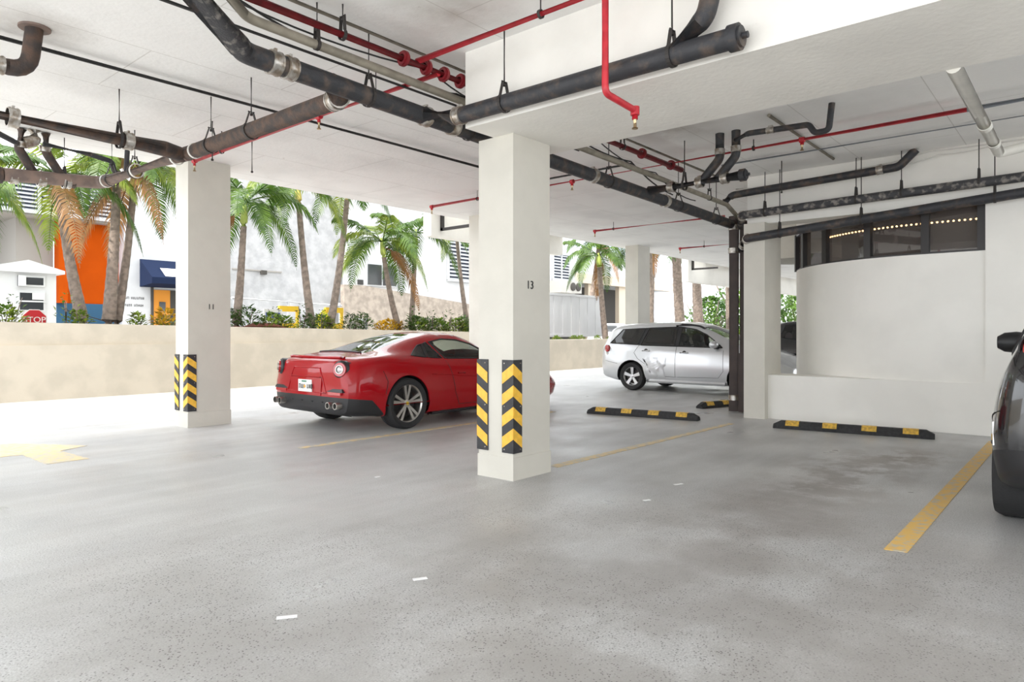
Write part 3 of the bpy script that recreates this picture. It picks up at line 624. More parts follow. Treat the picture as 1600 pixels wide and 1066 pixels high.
def wheel_mesh(r, wd, rr, kind):
    """rim and tyre meshes around the y axis, outer face at -y"""
    ty = MB().lathe([(rr*.97, -wd/2+.02), (rr+.012, -wd/2+.004), (r*.93, -wd/2), (r-.008, -wd/2+.025), (r, -wd/2+.05), (r, wd/2-.05), (r-.008, wd/2-.025), (r*.93, wd/2), (rr, wd/2-.01), (rr*.95, wd/2-.02)], (0, 0, 0), (0, 1, 0), 40)
    ty.f = ty.f[:-2]
    for s in (-.03, 0, .03): ty.ring((0, s*1.6, 0), (0, 1, 0), r-.004, r+.002, .012, 40)
    rm = MB(); rm.lathe([(rr*.93, wd/2-.03), (rr*.90, -wd/2+.05), (rr*.94, -wd/2+.028), (rr*1.0, -wd/2+.018), (rr*1.0, -wd/2+.030)], (0, 0, 0), (0, 1, 0), 40); rm.f = rm.f[:-2]
    hubr = rr*.2; rm.lathe([(hubr*.2, -wd/2+.035), (hubr, -wd/2+.045), (hubr*1.15, -wd/2+.09), (.03, -wd/2+.09)], (0, 0, 0), (0, 1, 0), 20)
    for k in range(5):
        a0 = 2*math.pi*k/5+math.pi/2
        for da in ((-.16, .16) if kind == 'twin' else (0,)):
            ain, aout = a0+da*.9, a0+da*1.15; wi, wo = (.016, .021) if kind == 'twin' else (.026, .040)
            e = Vector((math.cos(ain), 0, math.sin(ain))); p = e*hubr*.8; q = Vector((math.cos(aout), 0, math.sin(aout)))*rr*.95; d = (q-p).normalized(); sdv = Vector((-d.z, 0, d.x))
            y0, y1 = -wd/2+.045, -wd/2+.03
            rm.hexa([p-sdv*wi+Vector((0, y0, 0)), p+sdv*wi+Vector((0, y0, 0)), q+sdv*wo+Vector((0, y1, 0)), q-sdv*wo+Vector((0, y1, 0)),
                     p-sdv*wi+Vector((0, y0+.04, 0)), p+sdv*wi+Vector((0, y0+.04, 0)), q+sdv*wo+Vector((0, y1+.035, 0)), q-sdv*wo+Vector((0, y1+.035, 0))])
    br = MB().lathe([(.04, .0), (rr*.78, .0), (rr*.78, .02), (.04, .02)], (0, 0, 0), (0, 1, 0), 28)
    cap = MB().lathe([(.004, -wd/2+.028), (hubr*.45, -wd/2+.030), (hubr*.45, -wd/2+.05), (.004, -wd/2+.05)], (0, 0, 0), (0, 1, 0), 16)
    return rm.mesh('wheel'), ty.mesh('tyre', 50), br.mesh('brake_disc'), cap.mesh('hub_cap')
def add_wheels(root, wb, track, r, wd, rr, kind, rim, capm):
    me = wheel_mesh(r, wd, rr, kind)
    for x in (0, wb):
        for s in (-1, 1):
            wo = link('wheel', me[0], rim, root, (x, s*track, r)); wo.rotation_euler.z = 0 if s < 0 else math.pi
            for k, nm, mt in ((1, 'tyre', 'tyre'), (2, 'brake_disc', 'hanger_steel'), (3, 'hub_cap', capm)): link(nm, me[k], mt, wo)
            aw = r*1.15; yo, yi = s*(track+wd*.40), s*(track-wd*1.0); an = [R(-8+196*k/20) for k in range(21)]
            MB().add([(x+aw*math.cos(a), y, r+aw*math.sin(a)) for y in (yo, yi) for a in an], [(k, k+1, 22+k, 21+k) for k in range(20)]+[tuple(range(21, 42))]).build('wheel_well', 'seam', root)
def circle(cx, cz, r, n=22): return [(cx+r*math.cos(2*math.pi*k/n), cz+r*math.sin(2*math.pi*k/n)) for k in range(n)]
def car(name, label, loc, rz, keys, paint, wb, track, wr_, wd, rr, kind, rim, capm, arch, holes, tops, seams, belt, lowcut=None, seats=(1.0, .36, .52), bulge=.07, gl=None, glside='car_glass', step=.05):
    root = thing(name, label, 'car', loc, rz); bm = car_shell(keys, step, bulge); full = BVHTree.FromBMesh(bm)
    for x in (0, wb):
        for s in (-1, 1): take(bm, circle(x, wr_, arch), 'y', lambda c, s=s: c.y*s > .45).free()
    for nm, mt, poly in holes:
        for s in (-1, 1): finish(take(bm, poly, 'y', lambda c, s=s: c.y*s > .2), nm, mt, root)
    for nm, mt, poly, zmin in tops: finish(take(bm, poly, 'z', lambda c: c.z > zmin), nm, mt, root)
    if lowcut: finish(take(bm, lowcut[1], lowcut[2], lowcut[3]), lowcut[0], 'trim_black', root)
    finish(bm, 'body_shell', paint, root)
    for nm, ln, rad, mt in seams:
        for s in (-1, 1):
            p = on_side(full, dense_line(ln), s, rad*.3)
            if len(p) > 1: MB().tube(p, rad, 6).build(nm, mt, root)
    for s in (-1, 1):      # dark rims round each wheel opening and each window
        p = [q for x in (0, wb) for q in ()]
        for nm, mt, poly in holes:
            q = on_side(full, dense_line(list(poly)+[poly[0]], .05), s, .002)
            if len(q) > 2: MB().tube(q, .011, 6).build('window_seal', 'trim_black', root)
    for x in (0, wb):
        for s in (-1, 1):
            q = on_side(full, [p for p in circle(x, wr_, arch-.002, 40) if p[1] > keys[0][2]+.02], s, -.012); q.sort(key=lambda v: math.atan2(v.z-wr_, v.x-x))
            i0 = [i for i, v in enumerate(q) if math.atan2(v.z-wr_, v.x-x) > -1.2]
            if len(q) > 3: MB().tube([v for v in q if v.z > keys[0][2]+.05], .012, 6).build('arch_lip', paint if arch < wr_*1.16 else 'trim_black', root)
    sx, sy, sz = seats
    MB().box((-.2, -.62, .28), (wb-.5, .62, .42)).box((wb-.75, -.66, .40), (wb-.45, .66, belt-.06)).build('cabin_floor', 'cabin', root)
    for s in (-1, 1):
        se = MB().hexa([(sx, s*sy-.24, .42), (sx+.5, s*sy-.24, .42), (sx+.5, s*sy+.24, .42), (sx, s*sy+.24, .42), (sx, s*sy-.24, sz), (sx+.5, s*sy-.22, sz), (sx+.5, s*sy+.22, sz), (sx, s*sy+.24, sz)])
        se.hexa([(sx-.1, s*sy-.23, sz), (sx+.06, s*sy-.23, sz), (sx+.06, s*sy+.23, sz), (sx-.1, s*sy+.23, sz), (sx-.26, s*sy-.18, belt+.10), (sx-.16, s*sy-.18, belt+.10), (sx-.16, s*sy+.18, belt+.10), (sx-.26, s*sy+.18, belt+.10)])
        se.lathe([(.02, -.10), (.11, -.08), (.12, 0), (.10, .08), (.02, .10)], (sx-.22, s*sy, belt+.17), (0, 1, 0), 14)
        se.build('front_seat', 'cabin', root, 30)
    add_wheels(root, wb, track, wr_, wd, rr, kind, rim, capm)
    return root, full
def mirror(root, full, x, z, paint, out=.2, h=.15, s=-1):
    b = on_side(full, [(x, z)], s)[0]
    mb = MB(); vs = []
    prof = [(0, .35), (.3, .85), (.6, 1), (.85, .9), (1, .55)]
    for t, k in prof:
        y = b.y+s*(-.02+out*t)
        for a in range(12):
            an = 2*math.pi*a/12; vs.append((x-.03*t+.09*k*math.cos(an), y, z+.06+h/2*k*math.sin(an)))
    mb.add(vs, [(i*12+a, i*12+(a+1) % 12, (i+1)*12+(a+1) % 12, (i+1)*12+a) for i in range(4) for a in range(12)]+[tuple(range(12)), tuple(range(48, 60))])
    mm = mb.build('door_mirror', paint, root, 50); MB().box((x-.02, min(b.y, b.y+s*.1), z-.03), (x+.05, max(b.y, b.y+s*.1), z+.03)).build('mirror_arm', 'trim_black', mm); return mm
# --- red sports car ------------------------------------------------ x, w, zb, zm, zs, ws, wr, zre, zr
RK = [(-.90, .84, .25, .56, .86, .72, .50, .935, .95), (-.78, .905, .22, .56, .905, .82, .56, .975, .99), (-.5, .955, .20, .58, .955, .875, .58, 1.005, 1.03), (-.2, .97, .16, .58, .965, .875, .57, 1.05, 1.085),
      (.15, .97, .15, .56, .95, .86, .555, 1.135, 1.18), (.5, .955, .15, .54, .915, .845, .54, 1.21, 1.265), (.9, .94, .15, .52, .895, .835, .525, 1.255, 1.318), (1.25, .93, .15, .52, .885, .83, .515, 1.245, 1.315),
      (1.6, .93, .15, .52, .875, .825, .52, 1.165, 1.235), (1.95, .935, .15, .52, .87, .82, .53, 1.01, 1.07), (2.3, .95, .15, .52, .86, .80, .50, .91, .95), (2.7, .955, .16, .52, .83, .78, .42, .865, .885),
      (3.15, .91, .18, .48, .72, .70, .36, .765, .78), (3.5, .80, .2, .42, .56, .58, .3, .60, .61), (3.62, .66, .24, .4, .48, .44, .24, .50, .51)]
red, rb = car('sports_car', 'glossy red sports coupe parked behind column 13', (6.12, 7.975, 0), 0, RK, 'paint_red', 2.67, .825, .345, .27, .262, 'twin', 'alloy', 'badge_yellow', .392,
    [('quarter_window', 'dark_glass', [(.16, .985), (.44, .955), (.50, 1.135), (.42, 1.12)]), ('quarter_window', 'car_glass', [(.47, .955), (.74, .935), (.60, 1.16), (.52, 1.135)]),
     ('door_window', 'car_glass', [(.80, .93), (1.93, .905), (1.80, 1.02), (1.55, 1.125), (1.25, 1.19), (.95, 1.205), (.66, 1.165)])],
    [('rear_window', 'dark_glass', [(-.42, -.50), (-.42, .50), (.62, .42), (.62, -.42)], .9), ('windscreen', 'car_glass', [(1.32, -.42), (1.32, .42), (2.05, .50), (2.05, -.50)], .9)],
    [('door_seam', [(.80, .90), (.86, .72), (.90, .45), (1.0, .26), (1.9, .25), (2.05, .5), (2.05, .86)], .004, 'seam'), ('side_crease', [(.45, .72), (.8, .70), (1.3, .66), (1.8, .6)], .007, 'paint_red'),
     ('side_skirt', [(.42, .17), (2.2, .17)], .028, 'trim_black'), ('rear_bumper_seam', [(-.42, .80), (-.36, .66), (-.40, .50)], .004, 'seam')], .93,
    ('rear_diffuser', [(-1.1, -.2), (-.42, -.2), (-.40, .24), (-.60, .43), (-1.1, .49)], 'y', lambda c: c.x < -.3), seats=(1.05, .36, .42))
# tail fittings
def rear_pt(full, y, z, off=.0):
    h = full.ray_cast(Vector((-4, y, z)), Vector((1, 0, 0))); return h[0]+Vector((-off, 0, 0)), h[1]
for s in (-1, 1):
    p, nn = rear_pt(rb, s*.70, .83); d = Vector((-1, s*.45, .08)).normalized(); p = p+d*.006
    sc = MB().lathe([(.118, -.10), (.118, -.02), (.095, .004), (.01, .004)], p, d, 28).build('lamp_pod', 'trim_black', red); MB().hexa([p+Vector(v) for v in ((.02, s*.02, -.10), (.26, s*.13, -.02), (.26, s*.05, -.02), (.02, s*-.06, -.10), (.02, s*.03, .10), (.30, s*.145, .06), (.30, s*.05, .06), (.02, s*-.06, .10))]).build('lamp_wing', 'trim_black', sc)
    MB().ring(p+d*.012, d, .052, .088, .03, 28).build('lamp_ring', 'lamp_red', sc); MB().ring(p+d*.02, d, .048, .056, .03, 28).build('chrome_ring', 'alloy', sc)
    MB().lathe([(.05, -.02), (.046, .016), (.02, .03), (.004, .033)], p, d, 20).build('lens', 'lamp_clear', sc)
    for yy in (.56, .70):
        q, _ = rear_pt(rb, s*yy, .37); MB().ring(q+Vector((-.02, 0, 0)), (1, 0, 0), .036, .045, .12, 20).build('exhaust_tip', 'alloy', red); MB().lathe([(.036, -.05), (.036, .03)], q, (1, 0, 0), 16).build('exhaust_bore', 'seam', red)
    q, _ = rear_pt(rb, s*.62, .52); MB().cbox(q+Vector((-.005, 0, 0)), (.03, .26, .035)).build('bumper_reflector', 'lamp_red', red)
    MB().hexa([q+Vector(v) for v in ((-.016, -.17, .02), (.10, -.17, .02), (.10, .17, .02), (-.016, .17, .02), (-.004, -.14, .06), (.10, -.14, .06), (.10, .14, .06), (-.004, .14, .06))]).build('bumper_vane', 'trim_black', red)
q, _ = rear_pt(rb, 0, .60)
pl = MB().cbox(q+Vector((-.012, 0, .0)), (.012, .31, .16)).build('licence_plate', 'plate_white', red)
strokes(pl, 'plate_print', 'plate_green', q.x-.0185, q.y+.07, q.z+.055, 7, .022, (), 'y', 3); strokes(pl, 'plate_print', 'hanger_steel', q.x-.0185, q.y+.135, q.z-.012, 6, .062, (3,), 'y', 5)
MB().lathe([(.02, 0), (.02, .004)], q+Vector((-.019, 0, -.01)), (-1, 0, 0), 14).build('plate_emblem', 'plate_orange', pl)
MB().hexa([q+Vector(v) for v in ((.0, -.33, -.12), (.05, -.33, -.12), (.05, .33, -.12), (.0, .33, -.12), (-.012, -.37, .11), (.05, -.37, .11), (.05, .37, .11), (-.012, .37, .11))]).build('plate_recess', 'paint_red', red)
ol = [(-.44, .52), (.44, .52), (.36, .72), (.30, .84), (-.30, .84), (-.36, .72), (-.44, .52)]
MB().tube([rear_pt(rb, y, z, .002)[0] for y, z in dense_line(ol, .05)], .009, 6).build('tail_crease', 'paint_red', red)
MB().tube([rear_pt(rb, y, z, .002)[0] for y, z in dense_line([(-.36, .72), (.36, .72)], .05)], .009, 6).build('tail_crease', 'paint_red', red)
MB().tube(on_top(rb, [(-.86+.10*(y/.8)**2, y) for y in [-.62+.062*k for k in range(21)]], .012), .018, 8).build('tail_spoiler_lip', 'paint_red', red)
MB().tube(on_top(rb, [(-.43, y) for y in [-.47+.047*k for k in range(21)]], .004), .014, 8).build('rear_window_trim', 'trim_black', red)
for y in (-.35, -.12, .12, .35): MB().hexa([Vector((-.70, y-.012, .2)), Vector((-.5, y-.012, .16)), Vector((-.5, y+.012, .16)), Vector((-.70, y+.012, .2)), Vector((-.965, y-.012, .40)), Vector((-.6, y-.012, .38)), Vector((-.6, y+.012, .38)), Vector((-.965, y+.012, .40))]).build('diffuser_fin', 'trim_black', red)
for s in (-1, 1):
    mirror(red, rb, 1.83, .93, 'paint_red', .2, .13, s)
    h = on_side(rb, [(.98, .715), (1.12, .71)], s, .012); MB().tube(h, .013, 8).build('door_handle', 'paint_red', red)
# --- silver hatchback ----------------------------------------------
SK = [(-.86, .74, .34, .55, .90, .70, .55, .96, .98), (-.78, .83, .28, .56, .98, .78, .60, 1.16, 1.19), (-.62, .87, .24, .57, 1.02, .80, .60, 1.385, 1.42), (-.4, .885, .20, .58, 1.02, .81, .585, 1.455, 1.505), (.1, .888, .19, .58, 1.0, .81, .575, 1.48, 1.545),
      (.8, .888, .19, .58, .98, .81, .57, 1.485, 1.555), (1.3, .888, .19, .57, .965, .81, .57, 1.45, 1.52), (1.75, .888, .19, .56, .955, .81, .575, 1.32, 1.395), (2.2, .885, .19, .55, .945, .80, .60, 1.12, 1.18), (2.5, .88, .19, .55, .93, .78, .60, .985, 1.03),
      (2.9, .865, .19, .53, .87, .74, .5, .905, .93), (3.25, .80, .22, .5, .74, .66, .42, .79, .81), (3.45, .62, .28, .46, .60, .5, .3, .64, .65)]
silver, sb = car('hatchback', 'silver hatchback with a dented rear door facing right', (14.37, 7.93, 0), R(-90), SK, 'paint_silver', 2.6, .775, .315, .2, .215, 'five', 'alloy_bright', 'alloy_bright', .372,
    [('rear_quarter_window', 'dark_glass', [(-.60, 1.06), (.12, 1.03), (.24, 1.40), (-.34, 1.375)]), ('pillar_trim', 'trim_black', [(.12, 1.03), (.20, 1.03), (.33, 1.405), (.24, 1.40)]), ('pillar_trim', 'trim_black', [(1.02, 1.01), (1.12, 1.01), (1.12, 1.425), (1.02, 1.425)]), ('rear_door_window', 'dark_glass', [(.20, 1.03), (1.02, 1.01), (1.02, 1.425), (.33, 1.405)]), ('front_door_window', 'car_glass', [(1.12, 1.01), (2.10, .99), (1.95, 1.09), (1.70, 1.26), (1.45, 1.37), (1.12, 1.425)])],
    [('windscreen', 'car_glass', [(1.58, -.50), (1.58, .50), (2.36, .58), (2.36, -.58)], 1.0), ('rear_window', 'dark_glass', [(-.80, -.5), (-.80, .5), (-.60, .48), (-.60, -.48)], 1.1)],
    [('door_seam', [(.16, 1.02), (.06, .85), (.16, .72), (.36, .60), (.46, .36), (1.08, .34), (1.08, 1.0)], .004, 'seam'), ('door_seam', [(1.08, .34), (2.05, .36), (2.16, .50), (2.14, .93)], .004, 'seam'), ('bumper_seam', [(-.70, .66), (-.5, .62), (-.36, .60)], .004, 'seam'),
     ('sill_skirt', [(.40, .235), (2.2, .235)], .045, 'paint_silver'), ('belt_moulding', [(.16, 1.02), (2.1, .985)], .010, 'trim_black')], 1.0, None, seats=(1.25, .36, .50))
for s in (-1, 1):
    mirror(silver, sb, 1.98, .99, 'paint_silver', .2, .16, s)
    for x, z in ((.36, .90), (1.28, .87)):
        hs = on_side(sb, [(x-.09, z), (x, z), (x+.09, z)], s, .016); hd = MB().tube(hs, .014, 8).build('door_handle', 'paint_silver', silver)
        c = on_side(sb, [(x, z)], s, -.004)[0]; MB().lathe([(.005, 0), (.045, 0), (.045, .006), (.005, .006)], c, (0, s, 0), 16).build('handle_recess', 'hanger_steel', hd)
    p = on_side(sb, [(-.70, .96), (-.62, .98), (-.68, .86)], s, .01); c = sum(p, Vector())/len(p); MB().lathe([(.005, -.03), (.085, -.03), (.085, .01), (.06, .025), (.005, .03)], c, (-.5, s, 0), 16).build('tail_lamp', 'lamp_red', silver); MB().lathe([(.005, -.03), (.05, -.03), (.05, .012), (.005, .02)], c-Vector((0, 0, .11)), (-.5, s, 0), 14).build('reverse_lamp', 'lamp_clear', silver)
rf = MB().tube(on_side(sb, [(.98, 1.44), (1.1, 1.47), (1.3, 1.46), (1.5, 1.43), (1.62, 1.38)], -1, .0), .03, 8).build('dark_roof_strip', 'trim_black', silver)
# crumpled panel behind the rear door
bd = bmesh.new(); gx, gz = 11, 11; gv = []
for i in range(gx):
    for j in range(gz):
        x, z = .36+.05*i-.012*j*(j < 6), .30+.046*j; h = on_side(sb, [(x, z)], -1, .004)
        edge = min(i, gx-1-i, j, gz-1-j); amp = 0 if edge == 0 else .014
        gv.append(bd.verts.new((h[0] if h else Vector((x, -.88, z)))+Vector((0, -.004+random.uniform(-amp, amp*.9)-(.0 if edge == 0 else .004), 0))))
for i in range(gx-1):
    for j in range(gz-1): bd.faces.new((gv[i*gz+j], gv[(i+1)*gz+j], gv[(i+1)*gz+j+1], gv[i*gz+j+1]))
bmesh.ops.recalc_face_normals(bd, faces=bd.faces); dn = finish(bd, 'dented_panel', 'paint_silver', silver, 60)
for i, ln in enumerate(([(.34, .70), (.40, .60), (.44, .52), (.50, .40)], [(.30, .72), (.36, .64)])):
    MB().tube(on_side(sb, dense_line(ln, .03), -1, .006), .008, 6).build('torn_edge', 'seam', dn)
# --- black crossover at the right edge -------------------------------
CK = [(-.74, .76, .40, .62, 1.02, .70, .56, 1.08, 1.10), (-.66, .85, .34, .64, 1.10, .78, .62, 1.30, 1.34), (-.5, .89, .28, .66, 1.10, .80, .62, 1.50, 1.55), (-.2, .905, .24, .66, 1.08, .82, .61, 1.56, 1.61), (.5, .91, .22, .66, 1.06, .83, .60, 1.575, 1.63),
      (1.2, .91, .22, .64, 1.04, .83, .60, 1.55, 1.61), (1.7, .91, .22, .62, 1.02, .82, .60, 1.42, 1.48), (2.1, .90, .22, .62, 1.01, .82, .62, 1.20, 1.26), (2.5, .895, .22, .6, 1.0, .80, .62, 1.06, 1.10), (3.0, .87, .24, .58, .93, .74, .5, .97, .99), (3.3, .78, .28, .55, .80, .66, .4, .84, .86), (3.45, .62, .34, .5, .66, .5, .3, .70, .72)]
CH = [('rear_quarter_window', 'dark_glass', [(-.42, 1.18), (.02, 1.12), (.02, 1.50), (-.30, 1.49)]), ('rear_door_window', 'dark_glass', [(.12, 1.11), (.98, 1.09), (.98, 1.51), (.12, 1.52)]), ('front_door_window', 'car_glass', [(1.06, 1.09), (2.0, 1.06), (1.85, 1.22), (1.6, 1.40), (1.35, 1.49), (1.06, 1.51)])]
suv, ub = car('crossover_car', 'dark glossy car with black mirror cut off by the right picture edge', (6.0, -.385, 0), 0, CK, 'paint_black', 2.55, .80, .335, .215, .225, 'five', 'alloy', 'trim_black', .40, CH,
    [('windscreen', 'car_glass', [(1.6, -.5), (1.6, .5), (2.36, .6), (2.36, -.6)], 1.05)], [('door_seam', [(.05, 1.1), (.1, .7), (.45, .5), (.5, .35), (1.02, .34), (1.02, 1.08)], .004, 'seam'), ('bumper_seam', [(-.66, .80), (-.44, .74), (-.30, .70)], .005, 'seam')], 1.07,
    ('rear_bumper', [(-.90, -.2), (-.36, -.2), (-.40, .50), (-.90, .60)], 'y', lambda c: c.x < -.3), seats=(1.2, .36, .55))
for s in (-1, 1):
    mirror(suv, ub, 1.95, 1.15, 'trim_black', .36, .2, s)
    p, _ = rear_pt(ub, s*.63, 1.19); d = Vector((-1, s*.75, 0)).normalized()
    tl = MB().lathe([(.115, -.09), (.115, 0), (.09, .022), (.005, .03)], p, d, 20).build('tail_lamp', 'lamp_red', suv); MB().ring(p, d, .112, .125, .04, 24).build('lamp_surround', 'trim_black', tl)
    p = on_side(ub, [(-.60, .57), (-.50, .57), (-.53, .72), (-.57, .72)], s, .006); MB().add(p+[q-Vector((0, s*.03, 0)) for q in p], [(0, 1, 2, 3), (4, 7, 6, 5)]+[(k, 4+k, 4+(k+1) % 4, (k+1) % 4) for k in range(4)]).build('bumper_reflector', 'lamp_clear', suv)
    hs = on_side(ub, [(.28, .95), (.38, .95), (.48, .95)], s, .018); MB().tube(hs, .014, 8).build('door_handle', 'chrome', suv)
def repaint(root, paint):
    for o in root.children:
        if o.name.split('.')[0] in ('body_shell', 'arch_lip'):
            o.material_slots[0].link = 'OBJECT'; o.material_slots[0].material = M[paint]
far = dup(suv, (18.6, 5.7, 0), R(-90), 'dark car glimpsed through the gap beside the curved wall')
blue = dup(suv, (22.0, 7.6, 0), R(-95), 'pale car roof peeping behind the silver hatchback windscreen'); repaint(blue, 'paint_silver')
van = dup(suv, (33.2, 20.6, .2), R(200), 'white vehicle on the street between the far palm trunks'); repaint(van, 'paint_white')
# ---------------------------------------------------------------- buildings across the driveway
pm('render_white', (.55, .56, .58), .8, var=.06, scale=1.2, bump=.3, bscale=6); pm('render_grey', (.44, .445, .46), .85, col2=(.36, .365, .38), scale=2.2, bump=.8, bscale=7)
pm('tan_stucco', (.40, .345, .295), .9, col2=(.29, .25, .215), scale=3.0, bump=.7, bscale=9); pm('orange_wall', (.42, .062, .002), .9, spec=.1, var=.1, scale=1); pm('orange_door', (.65, .25, .02), .6)
pm('blue_base', (.015, .075, .15), .7); pm('navy_awning', (.012, .02, .05), .9, spec=.1); pm('awning_white', (.85, .85, .85), .8); pm('louver_white', (.52, .54, .57), .5); pm('louver_gap', (.05, .06, .09), .9)
pm('recess_grey', (.30, .285, .265), .9); pm('recess_dark', (.06, .055, .05), .9); pm('kiosk_white', (.66, .67, .68), .6); pm('kiosk_grey', (.25, .28, .32), .7); pm('cream_wall', (.52, .44, .35), .8); pm('blue_white', (.58, .63, .73), .8)
pm('pane_far', (.035, .04, .045), .08, spec=.8); pm('sign_red', (.55, .02, .03), .4); pm('sign_yellow', (.88, .80, .03), .4); pm('safety_yellow', (.85, .55, .03), .5); pm('sign_blue', (.08, .10, .45), .5); pm('pvc_fence', (.56, .57, .60), .5, var=.04, scale=1)
pm('unit_grey', (.45, .43, .40), .5, metal=.3); pm('brown_red', (.16, .05, .035), .8); pm('pole_grey', (.5, .52, .55), .5, metal=.4)
def bld(name, label, x, y): return thing(name, label, 'building', (x, y, 0))
def louver(parent, x0, x1, z0, z1, y, bays, n):
    MB().box((x0, y, z0), (x1, y+.05, z1)).build('louver_backing', 'louver_gap', parent)
    w = (x1-x0)/bays
    for b in range(bays+1): MB().box((x0+b*w-.05, y-.12, z0), (x0+b*w+.05, y, z1)).build('louver_post', 'louver_white', parent)
    for z in (z0-.05, z1-.03): MB().box((x0-.05, y-.13, z), (x1+.05, y, z+.08)).build('louver_rail', 'louver_white', parent)
    h = (z1-z0)/n; sl_ = MB().hexa([(0, -.10, 0), (w-.1, -.10, 0), (w-.1, -.0, h*.45), (0, -.0, h*.45), (0, -.10, .03), (w-.1, -.10, .03), (w-.1, -.0, h*.45+.03), (0, -.0, h*.45+.03)]).mesh('louver_slat')
    for b in range(bays):
        for k in range(n): link('louver_slat', sl_, 'louver_white', parent, (x0+b*w+.05, y, z0+(k+.2)*h))
b1 = bld('building', 'building with grey louvers over an orange walled loading bay', 8, 30)
louver(b1, -4.2, 2.8, 5.78, 7.12, 0, 5, 9)
MB().box((-4.4, .06, 5.66), (2.86, 6, 7.2)).build('upper_block', 'recess_grey', b1)
MB().box((.75, .55, 2.45), (2.95, .9, 5.68)).build('orange_panel', 'orange_wall', b1)
MB().box((.70, .15, 2.45), (1.0, .56, 5.68)).build('orange_jamb', 'orange_wall', b1)
MB().box((.70, .50, 0), (2.95, .9, 2.45)).build('blue_plinth', 'blue_base', b1)
MB().tube([(.9, .3, 2.2), (2.4, .3, 1.75)], .03, 8).tube([(1.5, .3, 0), (1.5, .3, 2.0)], .03, 8).build('handrail', 'recess_dark', b1)
MB().box((-.5, .9, 0), (.72, 5, 5.68)).build('bay_side_wall', 'recess_grey', b1)
MB().box((-4.4, 5, 0), (-.5, 5.3, 5.68)).build('bay_back_wall', 'recess_grey', b1)
MB().box((-2.9, 4.7, 2.4), (-.6, 5, 4.75)).build('dark_doorway', 'recess_dark', b1)
MB().box((-3.6, 3.5, 5.0), (-2.2, 4.7, 5.25)).build('hanging_unit', 'recess_dark', b1)
b2 = bld('building', 'pale grey rendered building with a blue awning over a doorway', 16, 30)
MB().box((-5.05, 0, 0), (-1.0, 5, 9.5)).build('wall', 'render_white', b2); MB().box((-1.0, -.02, 0), (5.5, 5, 9.5)).build('rough_wall', 'render_grey', b2)
aw = MB().add([(-4.45, 0, 4.35), (-1.4, 0, 4.35), (-4.45, 0, 3.2), (-1.4, 0, 3.2), (-4.45, -1.2, 3.55), (-1.4, -1.2, 3.55), (-4.45, -1.2, 3.3), (-1.4, -1.2, 3.3)], [(0, 1, 5, 4), (4, 5, 7, 6), (0, 4, 6, 2), (1, 3, 7, 5), (2, 6, 7, 3), (0, 2, 3, 1)]).build('awning', 'navy_awning', b2)
MB().add([(-3.9, -.62, 3.975), (-1.4, -.62, 3.975), (-1.4, -1.16, 3.61), (-3.9, -1.16, 3.61)], [(0, 1, 2, 3)]).build('awning_panel', 'awning_white', aw)
MB().box((-3.95, -.05, 0), (-3.25, 0, 3.1)).build('orange_door', 'orange_door', b2); MB().box((-3.25, -.04, 0), (-2.2, 0, 3.1)).build('dark_opening', 'recess_dark', b2); MB().box((-4.02, -.08, 0), (-3.93, 0, 3.2)).build('door_frame', 'recess_dark', b2)
MB().box((-3.7, -.08, 2.2), (-3.45, -.05, 2.6)).build('door_pane', 'pane_far', b2)
strokes(b2, 'wall_print', 'number_black', -5.0, -.0, 2.72, 9, .10, (2,), 'x', 7); strokes(b2, 'wall_print', 'number_black', -5.02, -.0, 2.42, 9, .10, (4,), 'x', 9)
MB().box((-.5, -.08, 4.2), (2.0, -.02, 4.26)).build('wall_cable', 'recess_grey', b2); MB().box((.9, -.2, 4.05), (1.15, -.02, 4.25)).build('wall_lamp', 'recess_dark', b2)
b3 = bld('building', 'white building with a sliding window above a tan retaining wall', 28, 29.5)
MB().box((-6.45, 0, 3.0), (14, 6, 10)).build('wall', 'render_white', b3); MB().box((-6.5, .9, 3.0), (-6.0, 1.2, 10)).build('cream_return', 'cream_wall', b3)
MB().prism([(-6.9, 0), (3.0, 0), (3.0, 3.0), (-5.6, 3.78), (-6.9, 3.78)], 'y', -.3, .02).build('retaining_wall', 'tan_stucco', b3)
wf = MB().box((-5.3, -.06, 3.8), (-3.2, .02, 5.05)).build('window_frame', 'louver_white', b3)
for x0, x1 in ((-5.22, -4.30), (-4.20, -3.28)): MB().box((x0, -.09, 3.88), (x1, -.05, 4.97)).build('pane', 'pane_far', wf)
MB().box((-5.85, -.05, 3.85), (-5.5, 0, 4.1)).build('door_number_plate', 'number_black', b3)
louver(b3, .75, 2.6, 4.45, 7.1, -.02, 2, 12); louver(b3, 11.2, 13.2, 5.1, 7.0, -.02, 2, 9)
ac = thing('air_conditioner', 'grey air conditioning unit on the far white building', 'air conditioner', (40.4, 28.9, 0))
MB().box((-1.6, -.5, 4.15), (.9, .55, 5.0)).build('casing', 'unit_grey', ac)
for x in (-.2, .45): MB().lathe([(.3, 0), (.3, -.06), (.1, -.1)], (x, -.5, 4.6), (0, 1, 0), 16).build('fan_grille', 'recess_dark', ac)
b4 = bld('building', 'beige building with a dark carport behind the far palms', 52, 33)
MB().box((-11, 0, 5.5), (12, 8, 8.5)).build('upper_wall', 'render_white', b4); MB().box((-11, -.3, 5.5), (12, .1, 6.3)).build('cream_band', 'cream_wall', b4); MB().box((-11, 3, 0), (12, 3.3, 5.5)).build('carport_back', 'recess_dark', b4)
for x in (-11, -3, 2, 7): MB().box((x, 0, 0), (x+1.2, .4, 5.5)).build('carport_post', 'cream_wall', b4)
b5 = bld('building', 'tall pale blue white building behind the right hand palms', 72, 42)
MB().box((-6, 0, 0), (7, 10, 22)).build('wall', 'blue_white', b5); MB().box((2.0, -.1, 9), (4.0, 0, 12)).build('window_panel', 'render_white', b5)
